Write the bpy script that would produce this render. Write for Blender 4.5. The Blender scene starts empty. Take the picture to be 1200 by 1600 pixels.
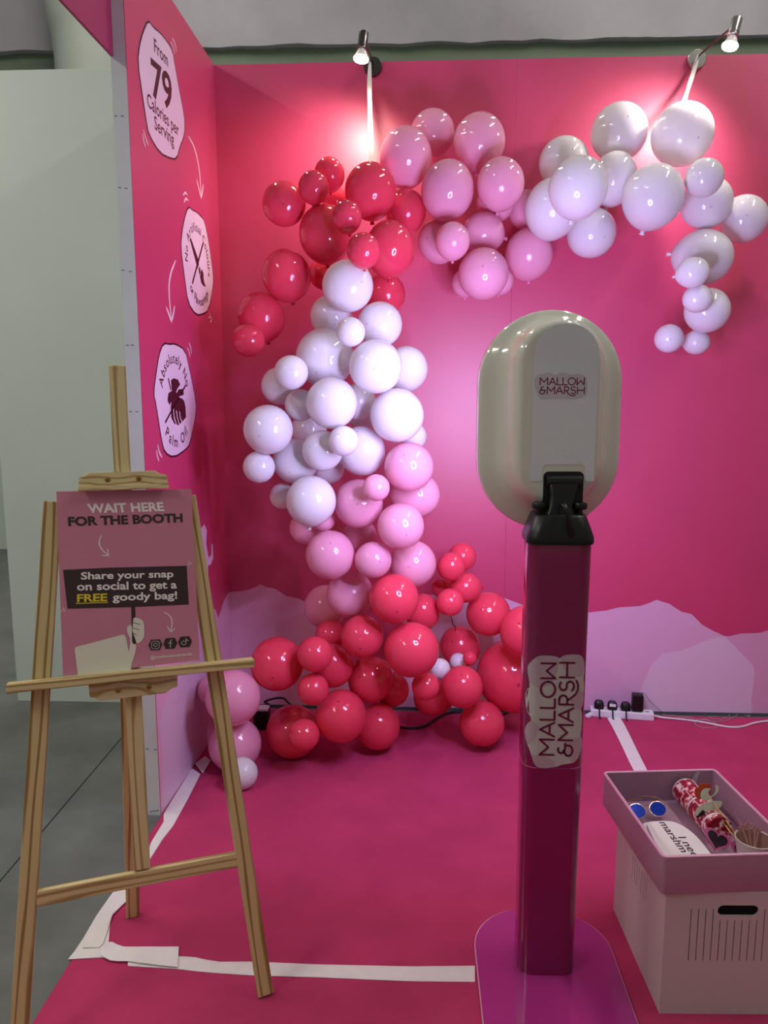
import bpy, bmesh, math, random
from mathutils import Vector, Matrix, geometry, noise

SC = bpy.context.scene
COL = SC.collection
random.seed(7)

# ------------------------------------------------------------------ camera
F, PITCH, YAW, EYE = 1166.3, 0.1433, 0.0443, 1.5
cp, sp, cy, sy = math.cos(PITCH), math.sin(PITCH), math.cos(YAW), math.sin(YAW)
FW = Vector((-sy * cp, cy * cp, -sp))
RT = Vector((cy, sy, 0))
UP = RT.cross(FW)
ORG = Vector((0, 0, EYE))
cam = bpy.data.cameras.new('camera')
cam.sensor_fit = 'VERTICAL'; cam.sensor_height = 36.0; cam.lens = F * 36.0 / 1600.0
cam.clip_start = 0.05; cam.clip_end = 100
camo = bpy.data.objects.new('camera', cam); COL.objects.link(camo)
M3 = Matrix((RT, UP, -FW)).transposed()
camo.matrix_world = Matrix.Translation(ORG) @ M3.to_4x4()
SC.camera = camo

# ------------------------------------------------------------------ world, exposure
wd = bpy.data.worlds.new('hall_light'); SC.world = wd; wd.use_nodes = True
wd.node_tree.nodes['Background'].inputs[0].default_value = (0.95, 1.0, 0.93, 1)
wd.node_tree.nodes['Background'].inputs[1].default_value = 0.15
SC.view_settings.view_transform = 'Standard'; SC.view_settings.look = 'None'
SC.view_settings.exposure = 0.25; SC.view_settings.gamma = 1.0
SC.view_settings.use_curve_mapping = False

BATTEN, RING, LAMP1, LAMP2 = 76.0, 235.0, 20.0, 20.0

# ------------------------------------------------------------------ helpers
def ray(x, y):
    return FW + RT * ((x - 600) / F) + UP * ((800 - y) / F)

def hit(x, y, p, n):
    d = ray(x, y); return ORG + d * ((Vector(p) - ORG).dot(n) / d.dot(n))

def on_floor(x, y, z=0.0):
    return hit(x, y, (0, 0, z), Vector((0, 0, 1)))

def at_y(x, y, Y):
    return hit(x, y, (0, Y, 0), Vector((0, 1, 0)))

class Plane:
    """A flat printed surface: origin, two in-plane axes, outward normal."""
    def __init__(s, o, ex, ey):
        s.o, s.ex, s.ey = Vector(o), Vector(ex).normalized(), Vector(ey).normalized()
        s.n = s.ex.cross(s.ey).normalized()
    def px(s, x, y):
        p = hit(x, y, s.o, s.n) - s.o
        return (p.dot(s.ex), p.dot(s.ey))
    def P(s, a, off=0.0):
        return s.o + s.ex * a[0] + s.ey * a[1] + s.n * off

def lin(h):
    h = h.lstrip('#'); r = []
    for i in (0, 2, 4):
        c = int(h[i:i + 2], 16) / 255.0
        r.append(c / 12.92 if c <= 0.04045 else ((c + 0.055) / 1.055) ** 2.4)
    return (r[0], r[1], r[2], 1.0)

MATS = {}
def mat(name, col='#808080', rough=0.5, metal=0.0, spec=0.5, var=0.0, vscale=8.0, bump=0.0, bscale=60.0,
        coat=0.0, emit=0.0, ecol=None, trans=0.0, alpha=1.0, sub=0.0):
    if name in MATS: return MATS[name]
    m = bpy.data.materials.new(name); m.use_nodes = True
    nt = m.node_tree; b = nt.nodes['Principled BSDF']
    c = lin(col)
    b.inputs['Base Color'].default_value = c
    b.inputs['Roughness'].default_value = rough
    b.inputs['Metallic'].default_value = metal
    b.inputs['Specular IOR Level'].default_value = spec
    b.inputs['Coat Weight'].default_value = coat
    b.inputs['Coat Roughness'].default_value = 0.05
    if trans: b.inputs['Transmission Weight'].default_value = trans
    if emit:
        b.inputs['Emission Color'].default_value = lin(ecol or col); b.inputs['Emission Strength'].default_value = emit
    tc = nt.nodes.new('ShaderNodeTexCoord')
    if var:
        n = nt.nodes.new('ShaderNodeTexNoise'); n.inputs['Scale'].default_value = vscale; n.inputs['Detail'].default_value = 6
        nt.links.new(tc.outputs['Object'], n.inputs['Vector'])
        r = nt.nodes.new('ShaderNodeValToRGB')
        r.color_ramp.elements[0].position = 0.3; r.color_ramp.elements[1].position = 0.7
        r.color_ramp.elements[0].color = tuple(max(0, v * (1 - var)) for v in c[:3]) + (1,)
        r.color_ramp.elements[1].color = tuple(min(1, v * (1 + var)) for v in c[:3]) + (1,)
        nt.links.new(n.outputs['Fac'], r.inputs['Fac']); nt.links.new(r.outputs['Color'], b.inputs['Base Color'])
    if bump:
        n2 = nt.nodes.new('ShaderNodeTexNoise'); n2.inputs['Scale'].default_value = bscale; n2.inputs['Detail'].default_value = 4
        nt.links.new(tc.outputs['Object'], n2.inputs['Vector'])
        bp = nt.nodes.new('ShaderNodeBump'); bp.inputs['Strength'].default_value = bump; bp.inputs['Distance'].default_value = 0.01
        nt.links.new(n2.outputs['Fac'], bp.inputs['Height']); nt.links.new(bp.outputs['Normal'], b.inputs['Normal'])
    MATS[name] = m
    return m

def balloon_mat(name, col, dark, tl):
    """Latex: glossy skin that lets some light through, darker where the rubber is thick at the crown."""
    m = bpy.data.materials.new(name); m.use_nodes = True
    nt = m.node_tree; b = nt.nodes['Principled BSDF']; out = nt.nodes['Material Output']
    b.inputs['Roughness'].default_value = 0.11; b.inputs['Specular IOR Level'].default_value = 0.55
    tc = nt.nodes.new('ShaderNodeTexCoord')
    vm = nt.nodes.new('ShaderNodeVectorMath'); vm.operation = 'DISTANCE'; vm.inputs[1].default_value = (0, 0, 1)
    nt.links.new(tc.outputs['Object'], vm.inputs[0])
    r = nt.nodes.new('ShaderNodeValToRGB')
    r.color_ramp.elements[0].position = 0.03; r.color_ramp.elements[1].position = 0.06
    r.color_ramp.elements[0].color = lin(dark); r.color_ramp.elements[1].color = lin(col)
    nt.links.new(vm.outputs['Value'], r.inputs['Fac']); nt.links.new(r.outputs['Color'], b.inputs['Base Color'])
    t = nt.nodes.new('ShaderNodeBsdfTranslucent'); nt.links.new(r.outputs['Color'], t.inputs['Color'])
    mx = nt.nodes.new('ShaderNodeMixShader'); mx.inputs['Fac'].default_value = tl
    nt.links.new(b.outputs[0], mx.inputs[1]); nt.links.new(t.outputs[0], mx.inputs[2]); nt.links.new(mx.outputs[0], out.inputs[0])
    MATS[name] = m
    return m

def wood_mat(name, light, dark, seed=0.0, horiz=False):
    m = bpy.data.materials.new(name); m.use_nodes = True
    nt = m.node_tree; b = nt.nodes['Principled BSDF']; b.inputs['Roughness'].default_value = 0.5
    tc = nt.nodes.new('ShaderNodeTexCoord')
    mp = nt.nodes.new('ShaderNodeMapping'); mp.inputs['Scale'].default_value = (0.07, 1, 1) if horiz else (1, 1, 0.07)
    mp.inputs['Location'].default_value = (seed, seed * 0.7, seed * 2)
    nt.links.new(tc.outputs['Object'], mp.inputs['Vector'])
    n = nt.nodes.new('ShaderNodeTexNoise'); n.inputs['Scale'].default_value = 14; n.inputs['Detail'].default_value = 2
    nt.links.new(mp.outputs[0], n.inputs['Vector'])
    w = nt.nodes.new('ShaderNodeTexWave'); w.wave_type = 'BANDS'; w.bands_direction = 'Z' if horiz else 'X'
    w.inputs['Scale'].default_value = 17; w.inputs['Distortion'].default_value = 16; w.inputs['Detail'].default_value = 2.5; w.inputs['Detail Scale'].default_value = 0.7; w.inputs['Detail Roughness'].default_value = 0.55
    nt.links.new(mp.outputs[0], w.inputs['Vector'])
    r = nt.nodes.new('ShaderNodeValToRGB'); r.color_ramp.elements[0].position = 0.05; r.color_ramp.elements[1].position = 0.45
    r.color_ramp.elements[0].color = lin(dark); r.color_ramp.elements[1].color = lin(light)
    nt.links.new(w.outputs['Fac'], r.inputs['Fac'])
    mxc = nt.nodes.new('ShaderNodeMix'); mxc.data_type = 'RGBA'; mxc.blend_type = 'MULTIPLY'; mxc.inputs['Factor'].default_value = 0.5
    r2 = nt.nodes.new('ShaderNodeValToRGB'); r2.color_ramp.elements[0].color = (0.62, 0.55, 0.45, 1); r2.color_ramp.elements[1].color = (1, 1, 1, 1)
    nt.links.new(n.outputs['Fac'], r2.inputs['Fac'])
    nt.links.new(r.outputs['Color'], mxc.inputs['A']); nt.links.new(r2.outputs['Color'], mxc.inputs['B'])
    nt.links.new(mxc.outputs['Result'], b.inputs['Base Color'])
    MATS[name] = m
    return m

def tag(o, label=None, cat=None, group=None, kind=None):
    if label: o['label'] = label
    if cat: o['category'] = cat
    if group: o['group'] = group
    if kind: o['kind'] = kind
    return o

def empty(name, loc, label=None, cat=None, group=None):
    o = bpy.data.objects.new(name, None); o.empty_display_size = 0.05
    COL.objects.link(o); o.location = loc
    return tag(o, label, cat, group)

def root_loc(o):
    p = Vector((0, 0, 0))
    while o is not None:
        p += Vector(o.location); o = o.parent
    return p

class MB:
    """Collects shapes given in world coordinates, links them as one mesh object."""
    def __init__(s): s.v, s.f = [], []
    def add(s, vs, fs):
        k = len(s.v); s.v += [Vector(p) for p in vs]; s.f += [tuple(i + k for i in q) for q in fs]; return s
    def box(s, c, size, ax=None):
        c = Vector(c); X, Y, Z = ax or (Vector((1, 0, 0)), Vector((0, 1, 0)), Vector((0, 0, 1)))
        hx, hy, hz = (q / 2 for q in size)
        vs = [c + X * (hx * a) + Y * (hy * b) + Z * (hz * d) for d in (-1, 1) for a, b in ((-1, -1), (1, -1), (1, 1), (-1, 1))]
        return s.add(vs, [(3, 2, 1, 0), (4, 5, 6, 7), (0, 1, 5, 4), (1, 2, 6, 5), (2, 3, 7, 6), (3, 0, 4, 7)])
    def rings(s, rings, cap0=True, cap1=True):
        n = len(rings[0]); vs = [p for r in rings for p in r]; fs = []
        for i in range(len(rings) - 1):
            for j in range(n):
                k = (j + 1) % n
                fs.append((i * n + j, i * n + k, (i + 1) * n + k, (i + 1) * n + j))
        if cap0: fs.append(tuple(reversed(range(n))))
        if cap1: fs.append(tuple(range((len(rings) - 1) * n, len(rings) * n)))
        return s.add(vs, fs)
    def tube(s, pts, r, seg=8):
        pts = [Vector(p) for p in pts]; rs = []
        ref = None
        for i, p in enumerate(pts):
            d = (pts[min(i + 1, len(pts) - 1)] - pts[max(i - 1, 0)]).normalized()
            if ref is None:
                ref = d.cross(Vector((0, 0, 1)) if abs(d.z) < .9 else Vector((1, 0, 0))).normalized()
            else:
                ref = (ref - d * ref.dot(d)).normalized()
            o = d.cross(ref)
            rr = r[i] if isinstance(r, (list, tuple)) else r
            rs.append([p + ref * (rr * math.cos(2 * math.pi * k / seg)) + o * (rr * math.sin(2 * math.pi * k / seg)) for k in range(seg)])
        return s.rings(rs)
    def lathe(s, base, axis, prof, seg=24, cap0=True, cap1=True):
        axis = Vector(axis).normalized(); base = Vector(base)
        a = axis.cross(Vector((0, 0, 1)) if abs(axis.z) < .9 else Vector((1, 0, 0))).normalized(); b = axis.cross(a)
        rs = [[base + axis * h + a * (r * math.cos(2 * math.pi * k / seg)) + b * (r * math.sin(2 * math.pi * k / seg)) for k in range(seg)] for r, h in prof]
        return s.rings(rs, cap0, cap1)
    def prism(s, pl, outline, d0, d1, holes=()):
        """Extrude a (possibly holed) outline in plane coordinates between two offsets along its normal."""
        loops = [list(outline)] + [list(h) for h in holes]
        tri = geometry.tessellate_polygon([[Vector((p[0], p[1], 0)) for p in l] for l in loops])
        flat = [p for l in loops for p in l]; n = len(flat)
        vs = [pl.P(p, d0) for p in flat] + [pl.P(p, d1) for p in flat]
        fs = []
        for t in tri:
            a, b, c = (Vector(flat[i]) for i in t)
            if (b - a).x * (c - a).y - (b - a).y * (c - a).x < 0: t = (t[0], t[2], t[1])
            fs.append(tuple(i + n for i in t)); fs.append((t[2], t[1], t[0]))
        k = 0
        for li, l in enumerate(loops):
            m = len(l); area = sum(l[i][0] * l[(i + 1) % m][1] - l[(i + 1) % m][0] * l[i][1] for i in range(m))
            for i in range(m):
                a, b = k + i, k + (i + 1) % m
                q = (a, b, b + n, a + n)
                if (area < 0) != (li > 0): q = q[::-1]
                fs.append(q)
            k += m
        return s.add(vs, fs)
    def flat(s, pl, outline, off):
        tri = geometry.tessellate_polygon([[Vector((p[0], p[1], 0)) for p in outline]])
        fs = []
        for t in tri:
            a, b, c = (Vector(outline[i]) for i in t)
            fs.append(t if (b - a).x * (c - a).y - (b - a).y * (c - a).x > 0 else (t[0], t[2], t[1]))
        return s.add([pl.P(p, off) for p in outline], fs)
    def stroke(s, pl, pts, w, off, taper=None):
        pts = [Vector(p) for p in pts]
        for i in range(len(pts) - 1):
            a, b = pts[i], pts[i + 1]
            if (b - a).length < 1e-6: continue
            d = (b - a).normalized(); nn = Vector((-d.y, d.x))
            wa = w * (taper[i] if taper else 1) / 2; wb = w * (taper[i + 1] if taper else 1) / 2
            s.add([pl.P(q, off) for q in (a - nn * wa, b - nn * wb, b + nn * wb, a + nn * wa)], [(0, 1, 2, 3)])
        for i, p in enumerate(pts):
            ww = w * (taper[i] if taper else 1) / 2
            s.add([pl.P(p + Vector((math.cos(k * math.pi / 5), math.sin(k * math.pi / 5))) * ww, off + 0.00002) for k in range(10)], [tuple(range(10))])
        return s
    def build(s, name, m, parent=None, smooth=False, bevel=0.0, loc=None, seg=2, angle=40):
        me = bpy.data.meshes.new(name)
        base = root_loc(parent) if parent is not None else Vector(loc or (0, 0, 0))
        me.from_pydata([p - base for p in s.v], [], s.f)
        me.update()
        if bevel:
            bm = bmesh.new(); bm.from_mesh(me)
            bmesh.ops.remove_doubles(bm, verts=bm.verts, dist=1e-5)
            bmesh.ops.bevel(bm, geom=[e for e in bm.edges if len(e.link_faces) == 2 and e.calc_face_angle(0) > 0.6], offset=bevel, segments=seg, profile=0.5, affect='EDGES')
            bm.to_mesh(me); bm.free()
        if smooth:
            me.shade_smooth()
            if angle < 180: me.set_sharp_from_angle(angle=math.radians(angle))
        me.materials.append(m)
        o = bpy.data.objects.new(name, me); COL.objects.link(o)
        if parent is not None: o.parent = parent
        else: o.location = base
        return o

def circ(c, r, n=24, rz=None):
    return [(c[0] + r * math.cos(2 * math.pi * k / n), c[1] + (rz or r) * math.sin(2 * math.pi * k / n)) for k in range(n)]

def rrect(x0, y0, x1, y1, r, n=5):
    p = []
    for cx, cy_, a0 in ((x1 - r, y0 + r, -90), (x1 - r, y1 - r, 0), (x0 + r, y1 - r, 90), (x0 + r, y0 + r, 180)):
        for k in range(n + 1):
            a = math.radians(a0 + 90 * k / n); p.append((cx + r * math.cos(a), cy_ + r * math.sin(a)))
    return p

def smooth_poly(pts, it=2, closed=True):
    for _ in range(it):
        q = []; n = len(pts)
        for i in range(n if closed else n - 1):
            a, b = pts[i], pts[(i + 1) % n]
            q += [(a[0] * .75 + b[0] * .25, a[1] * .75 + b[1] * .25), (a[0] * .25 + b[0] * .75, a[1] * .25 + b[1] * .75)]
        if not closed: q = [pts[0]] + q + [pts[-1]]
        pts = q
    return pts

_tc = {}
def text2d(s, bold=0.0):
    key = (s, bold)
    if key in _tc: return _tc[key]
    c = bpy.data.curves.new('lettering', 'FONT'); c.body = s; c.offset = bold; c.resolution_u = 3; c.size = 1.0
    o = bpy.data.objects.new('lettering', c); COL.objects.link(o)
    dg = bpy.context.evaluated_depsgraph_get()
    me = bpy.data.meshes.new_from_object(o.evaluated_get(dg))
    r = ([(v.co.x, v.co.y) for v in me.vertices], [tuple(p.vertices) for p in me.polygons])
    bpy.data.objects.remove(o); bpy.data.curves.remove(c); bpy.data.meshes.remove(me)
    _tc[key] = r
    return r
_h = text2d('H')
CAP = max(p[1] for p in _h[0])

def put_text(mb, pl, s, bl, br, tl, off, bold=0.0):
    """Fit a line of text: baseline from bl to br, cap height reaching tl (plane coordinates)."""
    vs, fs = text2d(s, bold)
    x0, x1 = min(p[0] for p in vs), max(p[0] for p in vs)
    bl, br, tl = Vector(bl), Vector(br), Vector(tl)
    X = (br - bl) / (x1 - x0); Y = (tl - bl) / CAP
    mb.add([pl.P(bl + X * (p[0] - x0) + Y * p[1], off) for p in vs], fs)

def arc_text(mb, pl, s, c, r, a0, a1, h, off, outward=True, bold=0.0):
    """Letters along an arc, from angle a0 to a1 in degrees."""
    wid = []
    for ch in s:
        if ch == ' ': wid.append(0.32); continue
        vs, _ = text2d(ch, bold); wid.append(max(p[0] for p in vs) - min(p[0] for p in vs) + 0.10)
    tot = sum(wid); acc = 0
    for ch, w in zip(s, wid):
        a = math.radians(a0 + (a1 - a0) * (acc + w / 2) / tot); acc += w
        if ch == ' ': continue
        vs, fs = text2d(ch, bold); xm = (min(p[0] for p in vs) + max(p[0] for p in vs)) / 2
        rad = Vector((math.cos(a), math.sin(a))); Y = rad if outward else -rad
        X = Vector((Y.y, -Y.x)); b = Vector(c) + rad * r; k = h / CAP
        mb.add([pl.P(b + X * ((p[0] - xm) * k) + Y * (p[1] * k), off) for p in vs], fs)

def logo_strokes():
    """The two-line MALLOW &MARSH logo as stroke paths, unit = cap height."""
    def arc(cx, cy_, rx, ry, a0, a1, n=14):
        return [(cx + rx * math.cos(math.radians(a0 + (a1 - a0) * k / n)), cy_ + ry * math.sin(math.radians(a0 + (a1 - a0) * k / n))) for k in range(n + 1)]
    S = []
    def M(x, y, w=1.05): S.append([(x, y), (x, y + 1), (x + w / 2, y + .38), (x + w, y + 1), (x + w, y)])
    def A(x, y, w=.95): S.append([(x, y), (x + w / 2, y + 1), (x + w, y)]); S.append([(x + w * .2, y + .33), (x + w * .8, y + .33)])
    def L(x, y, w=.6): S.append([(x, y + 1), (x, y), (x + w, y)])
    M(0.05, 1.3); A(1.32, 1.3); L(2.46, 1.3); L(3.27, 1.3); S.append(arc(4.53, 1.8, .52, .5, 0, 360, 26))
    S.append([(5.28, 2.3), (5.28, 1.3), (5.78, 1.92), (6.28, 1.3), (6.28, 2.3)])
    S.append(arc(.42, .78, .24, .22, 60, 270, 10) + arc(.36, .27, .36, .29, 90, 370, 18) + [(.72, .5)])
    S.append([(.48, .5), (.86, .5)])
    M(1.08, 0); A(2.33, 0)
    S.append([(3.52, 0), (3.52, 1), (3.85, 1)] + arc(3.85, .72, .29, .28, 90, -90, 10) + [(3.52, .44)])
    S.append([(3.8, .44)] + [(3.98, .16), (4.2, -.12), (4.5, -.29), (4.85, -.3), (5.15, -.16)])
    S.append(arc(4.78, .74, .3, .26, 40, 250, 10) + arc(4.76, .26, .33, .26, 80, -150, 12))
    S.append([(5.36, 0), (5.36, 1)]); S.append([(6.34, 0), (6.34, 1)]); S.append([(5.36, .5), (6.34, .5)])
    return S

def smooth_poly3(pts, it=2):
    for _ in range(it):
        q = [Vector(pts[0])]
        for i in range(len(pts) - 1):
            a, b = Vector(pts[i]), Vector(pts[i + 1]); q += [a.lerp(b, .25), a.lerp(b, .75)]
        pts = q + [Vector(pts[-1])]
    return pts

# ------------------------------------------------------------------ materials
PINK = mat('wall_pink_vinyl', '#ca3b69', 0.44, spec=0.9)
PANELW = mat('painted_board_white', '#d2dbd2', 0.6, var=0.03, vscale=2)
CORE = mat('board_edge_grey', '#d2d4d0', 0.7, var=0.05, vscale=9)
PALE = mat('print_pale_pink', '#e6b0cb', 0.45)
MALLOW = mat('print_mallow_pink', '#dda8c8', 0.45)
MALLOW2 = mat('print_mallow_overlap', '#dfbed6', 0.45)
MALLOW3 = mat('print_mallow_rose', '#d9a0bd', 0.45)
BADGE = mat('print_badge_pale', '#ecd3e4', 0.45)
MAROON = mat('print_maroon', '#4a1224', 0.45)
CHALK = mat('print_chalk_pink', '#f6dfe6', 0.45)
CARPET = mat('carpet_crimson', '#c33e6c', 0.95, spec=0.15, var=0.10, vscale=5, bump=0.5, bscale=420)
TAPE = mat('white_cloth_tape', '#e9e2e0', 0.65, var=0.03, vscale=30)
BLACK = mat('black_plastic', '#0b0b0c', 0.38)
WHITEP = mat('white_plastic', '#e6e2e6', 0.4)
STEEL = mat('brushed_steel', '#b9b4ae', 0.28, metal=1.0)
DARKSTEEL = mat('dark_nickel', '#6c6560', 0.25, metal=1.0)
SCREW = mat('brass_screw', '#b8904a', 0.3, metal=1.0)

# concrete floor with worn patches and paint specks
def concrete():
    m = bpy.data.materials.new('polished_concrete'); m.use_nodes = True
    nt = m.node_tree; b = nt.nodes['Principled BSDF']; b.inputs['Roughness'].default_value = 0.42
    tc = nt.nodes.new('ShaderNodeTexCoord')
    n = nt.nodes.new('ShaderNodeTexNoise'); n.inputs['Scale'].default_value = 2.2; n.inputs['Detail'].default_value = 9; n.inputs['Roughness'].default_value = 0.62
    nt.links.new(tc.outputs['Object'], n.inputs['Vector'])
    r = nt.nodes.new('ShaderNodeValToRGB'); r.color_ramp.elements[0].position = 0.35; r.color_ramp.elements[1].position = 0.75
    r.color_ramp.elements[0].color = lin('#565855'); r.color_ramp.elements[1].color = lin('#7b7d78')
    nt.links.new(n.outputs['Fac'], r.inputs['Fac'])
    v = nt.nodes.new('ShaderNodeTexVoronoi'); v.inputs['Scale'].default_value = 5.0
    nt.links.new(tc.outputs['Object'], v.inputs['Vector'])
    lt = nt.nodes.new('ShaderNodeMath'); lt.operation = 'LESS_THAN'; lt.inputs[1].default_value = 0.022
    nt.links.new(v.outputs['Distance'], lt.inputs[0])
    mx = nt.nodes.new('ShaderNodeMix'); mx.data_type = 'RGBA'
    nt.links.new(lt.outputs[0], mx.inputs['Factor']); nt.links.new(r.outputs['Color'], mx.inputs['A']); mx.inputs['B'].default_value = lin('#d5d5cc')
    nt.links.new(mx.outputs['Result'], b.inputs['Base Color'])
    MATS['concrete'] = m
    return m
CONC = concrete()
BEAMM = mat('rough_painted_concrete', '#b3adb3', 0.85, var=0.12, vscale=1.6, bump=1.0, bscale=4.0)
GREEN = mat('green_grey', '#76836f', 0.8, var=0.05, vscale=3)

# ------------------------------------------------------------------ setting
D, XC, HW, LA, LL = 3.530, -0.9125, 2.993, -0.022, 1.0047
DL = Vector((math.sin(LA), -math.cos(LA), 0))
LP = Plane((XC, D, 0), -DL, (0, 0, 1))
BP = Plane((0, D, 0), (1, 0, 0), (0, 0, 1))
FP = Plane((0, 0, 0), (1, 0, 0), (0, 1, 0))
def S(o, label, cat): return tag(o, label, cat, kind='structure')

fl = S(MB().box((0, 3, -0.05), (14, 14, 0.1)).build('floor', CONC), 'worn grey polished concrete hall floor', 'floor')
jt = MB()
jt.stroke(FP, [(-1.335, 7.4), (-1.333, 3.16), (-1.315, 2.12), (-1.30, 0.2)], 0.006, 0.0004)
jt.build('floor_joint', mat('joint_dark', '#232523', 0.9), fl)
cp_ = MB().box((1.06, 1.68, 0.002), (3.98, 3.64, 0.004)).build('floor_carpet', CARPET)
S(cp_, 'crimson pink carpet covering the booth floor', 'carpet')

wb = S(MB().box((1.14, D + 0.06, HW / 2), (4.2, 0.04, HW)).build('wall_back', CORE), 'tall pink back wall of the booth with pale marshmallow print', 'wall')
seam = at_y(803, 300, D).x
for x0, x1 in ((XC - 0.05, seam - 0.0003), (seam + 0.0003, seam + 1.374), (seam + 1.3756, 3.24)):
    MB().box(((x0 + x1) / 2, D + 0.02, HW / 2), (x1 - x0, 0.04, HW)).build('wall_panel', PINK, wb, bevel=0.0004)

def px_poly(pl, pts): return [pl.px(*p) for p in pts]

cloudA = px_poly(BP, [(359, 925), (375, 924), (390, 921), (399, 917), (408, 913), (415, 917), (430, 920), (447, 931), (470, 936), (488, 950), (512, 975), (532, 1010), (545, 1060), (548, 1105)])
cloudA = [(XC + 0.001, cloudA[0][1])] + cloudA[1:-1] + [(cloudA[-1][0], 0.012), (XC + 0.001, 0.012)]
MB().flat(BP, cloudA, 0.0006).build('printed_cloud', PALE, wb)
cloudB = px_poly(BP, [(600, 1050), (615, 1000), (640, 955), (671, 929), (700, 930), (730, 922), (765, 931), (790, 935), (816, 945), (850, 955), (880, 957), (919, 957), (947, 954), (967, 949), (1000, 947), (1015, 942), (1026, 937), (1034, 940), (1045, 943), (1065, 956), (1080, 959), (1097, 976), (1115, 986), (1132, 994), (1150, 1012), (1176, 1039), (1179, 1050), (1174, 1095), (1176, 1112)])
cloudB = cloudB + [(cloudB[-1][0], 0.012), (cloudB[0][0] - 0.02, 0.012)]
MB().flat(BP, cloudB, 0.0006).build('printed_cloud', MALLOW, wb)
cc = px_poly(BP, [(1140, 994), (1157, 990), (1187, 989), (1200, 985), (1260, 962), (1330, 975), (1400, 1040)])
ci = px_poly(BP, [(1132, 994), (1110, 998), (1090, 1006), (1070, 1015), (1055, 1018), (1036, 1021), (1017, 1040), (1006, 1065), (1000, 1082)])
cloudC = ci[::-1] + cc + [(cc[-1][0] + 0.05, 0.012), (ci[-1][0] - 0.02, 0.012)]
MB().flat(BP, cloudC, 0.0004).build('printed_cloud', MALLOW3, wb)
br = px_poly(BP, [(1150, 1012), (1176, 1039), (1179, 1050), (1174, 1095), (1176, 1112)])
over = ci[::-1] + br + [(br[-1][0], 0.012), (ci[-1][0] - 0.02, 0.012)]
MB().flat(BP, over, 0.0009).build('printed_cloud', MALLOW2, wb)
S(MB().box((1.14, D - 0.004, 0.007), (4.1, 0.008, 0.014)).build('baseboard_back', mat('dark_gap_strip', '#4a4a4e', 0.7)), 'thin dark grey strip along the foot of the back wall', 'baseboard')

# side wall: board core, pink face, print
wl = MB().prism(LP, [(-LL, 0.0), (0.0, 0.0), (0.0, HW), (-LL, HW)], -0.052, -0.002).build('wall_left', CORE)
S(wl, 'pink printed side wall with bare grey stapled end', 'wall')
MB().prism(LP, [(-LL, 0.0), (0.0, 0.0), (0.0, HW), (-LL, HW)], -0.002, 0.0).build('wall_panel', PINK, wl)
lobe = [(-LL, 0.60), (-0.86, 0.655), (-0.7, 0.66), (-0.55, 0.63), (-0.42, 0.62), (-0.312, 0.595), (-0.25, 0.57), (-0.209, 0.52), (-0.16, 0.545), (-0.118, 0.572), (-0.06, 0.588), (0, 0.590), (0, 0.002), (-LL, 0.002)]
MB().flat(LP, lobe, 0.0006).build('printed_cloud', PALE, wl)
lobe2 = px_poly(LP, [(276, 1062), (262, 1085), (252, 1110), (248, 1140)]) + [(-0.97, 0.24), (-0.985, 0.1), (-0.98, 0.003), (-0.42, 0.003), (-0.40, 0.2), (-0.45, 0.42), (-0.6, 0.52)]
MB().flat(LP, lobe2, 0.0010).build('printed_cloud', MALLOW2, wl)
fig = px_poly(LP, [(304, 850), (311, 830), (319, 819), (323, 828), (322, 850), (326, 872), (330, 866), (330, 850), (332, 850), (333, 872), (329, 882), (325, 884), (325, 905), (319, 932), (300, 936)])
MB().flat(LP, fig, 0.0006).build('printed_block', BADGE, wl)

def z1(pts, s, ox, oy): return [(ox + a / s, oy + b / s) for a, b in pts]

def badge(pts):
    q = px_poly(LP, pts); c = (sum(p[0] for p in q) / len(q), sum(p[1] for p in q) / len(q))
    q = smooth_poly(q, 1)
    big = [(c[0] + (p[0] - c[0]) * 1.035, c[1] + (p[1] - c[1]) * 1.035) for p in q]
    b = MB().flat(LP, big, 0.0006).build('badge_border', MAROON, wl)
    f = MB().flat(LP, q, 0.0010).build('badge', BADGE, wl)
    return f, c
LO = 0.0014
b1, c1 = badge(z1([(195, 70), (235, 130), (290, 170), (350, 245), (395, 320), (410, 420), (450, 640), (490, 850), (497, 960), (485, 1040), (455, 1110), (430, 1210), (375, 1205), (290, 1160), (200, 1010), (180, 900), (150, 700), (108, 410), (125, 270), (155, 160)], 5.333, 195, 20))
t = MB()
def lp8(a, b): return LP.px(195 + a / 5.333, 20 + b / 5.333)
def wall_line(s, L, R, h, bold):
    L = lp8(*L); R = lp8(*R); put_text(t, LP, s, L, R, (L[0], L[1] + h), LO, bold)
wall_line('From', (243, 322), (358, 452), 0.044, 0.012)
wall_line('79', (224, 688), (395, 822), 0.120, 0.02)
wall_line('Calories per', (185, 775), (448, 1030), 0.044, 0.012)
wall_line('Serving', (245, 965), (408, 1110), 0.044, 0.012)
t.build('lettering', MAROON, b1)

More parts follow.
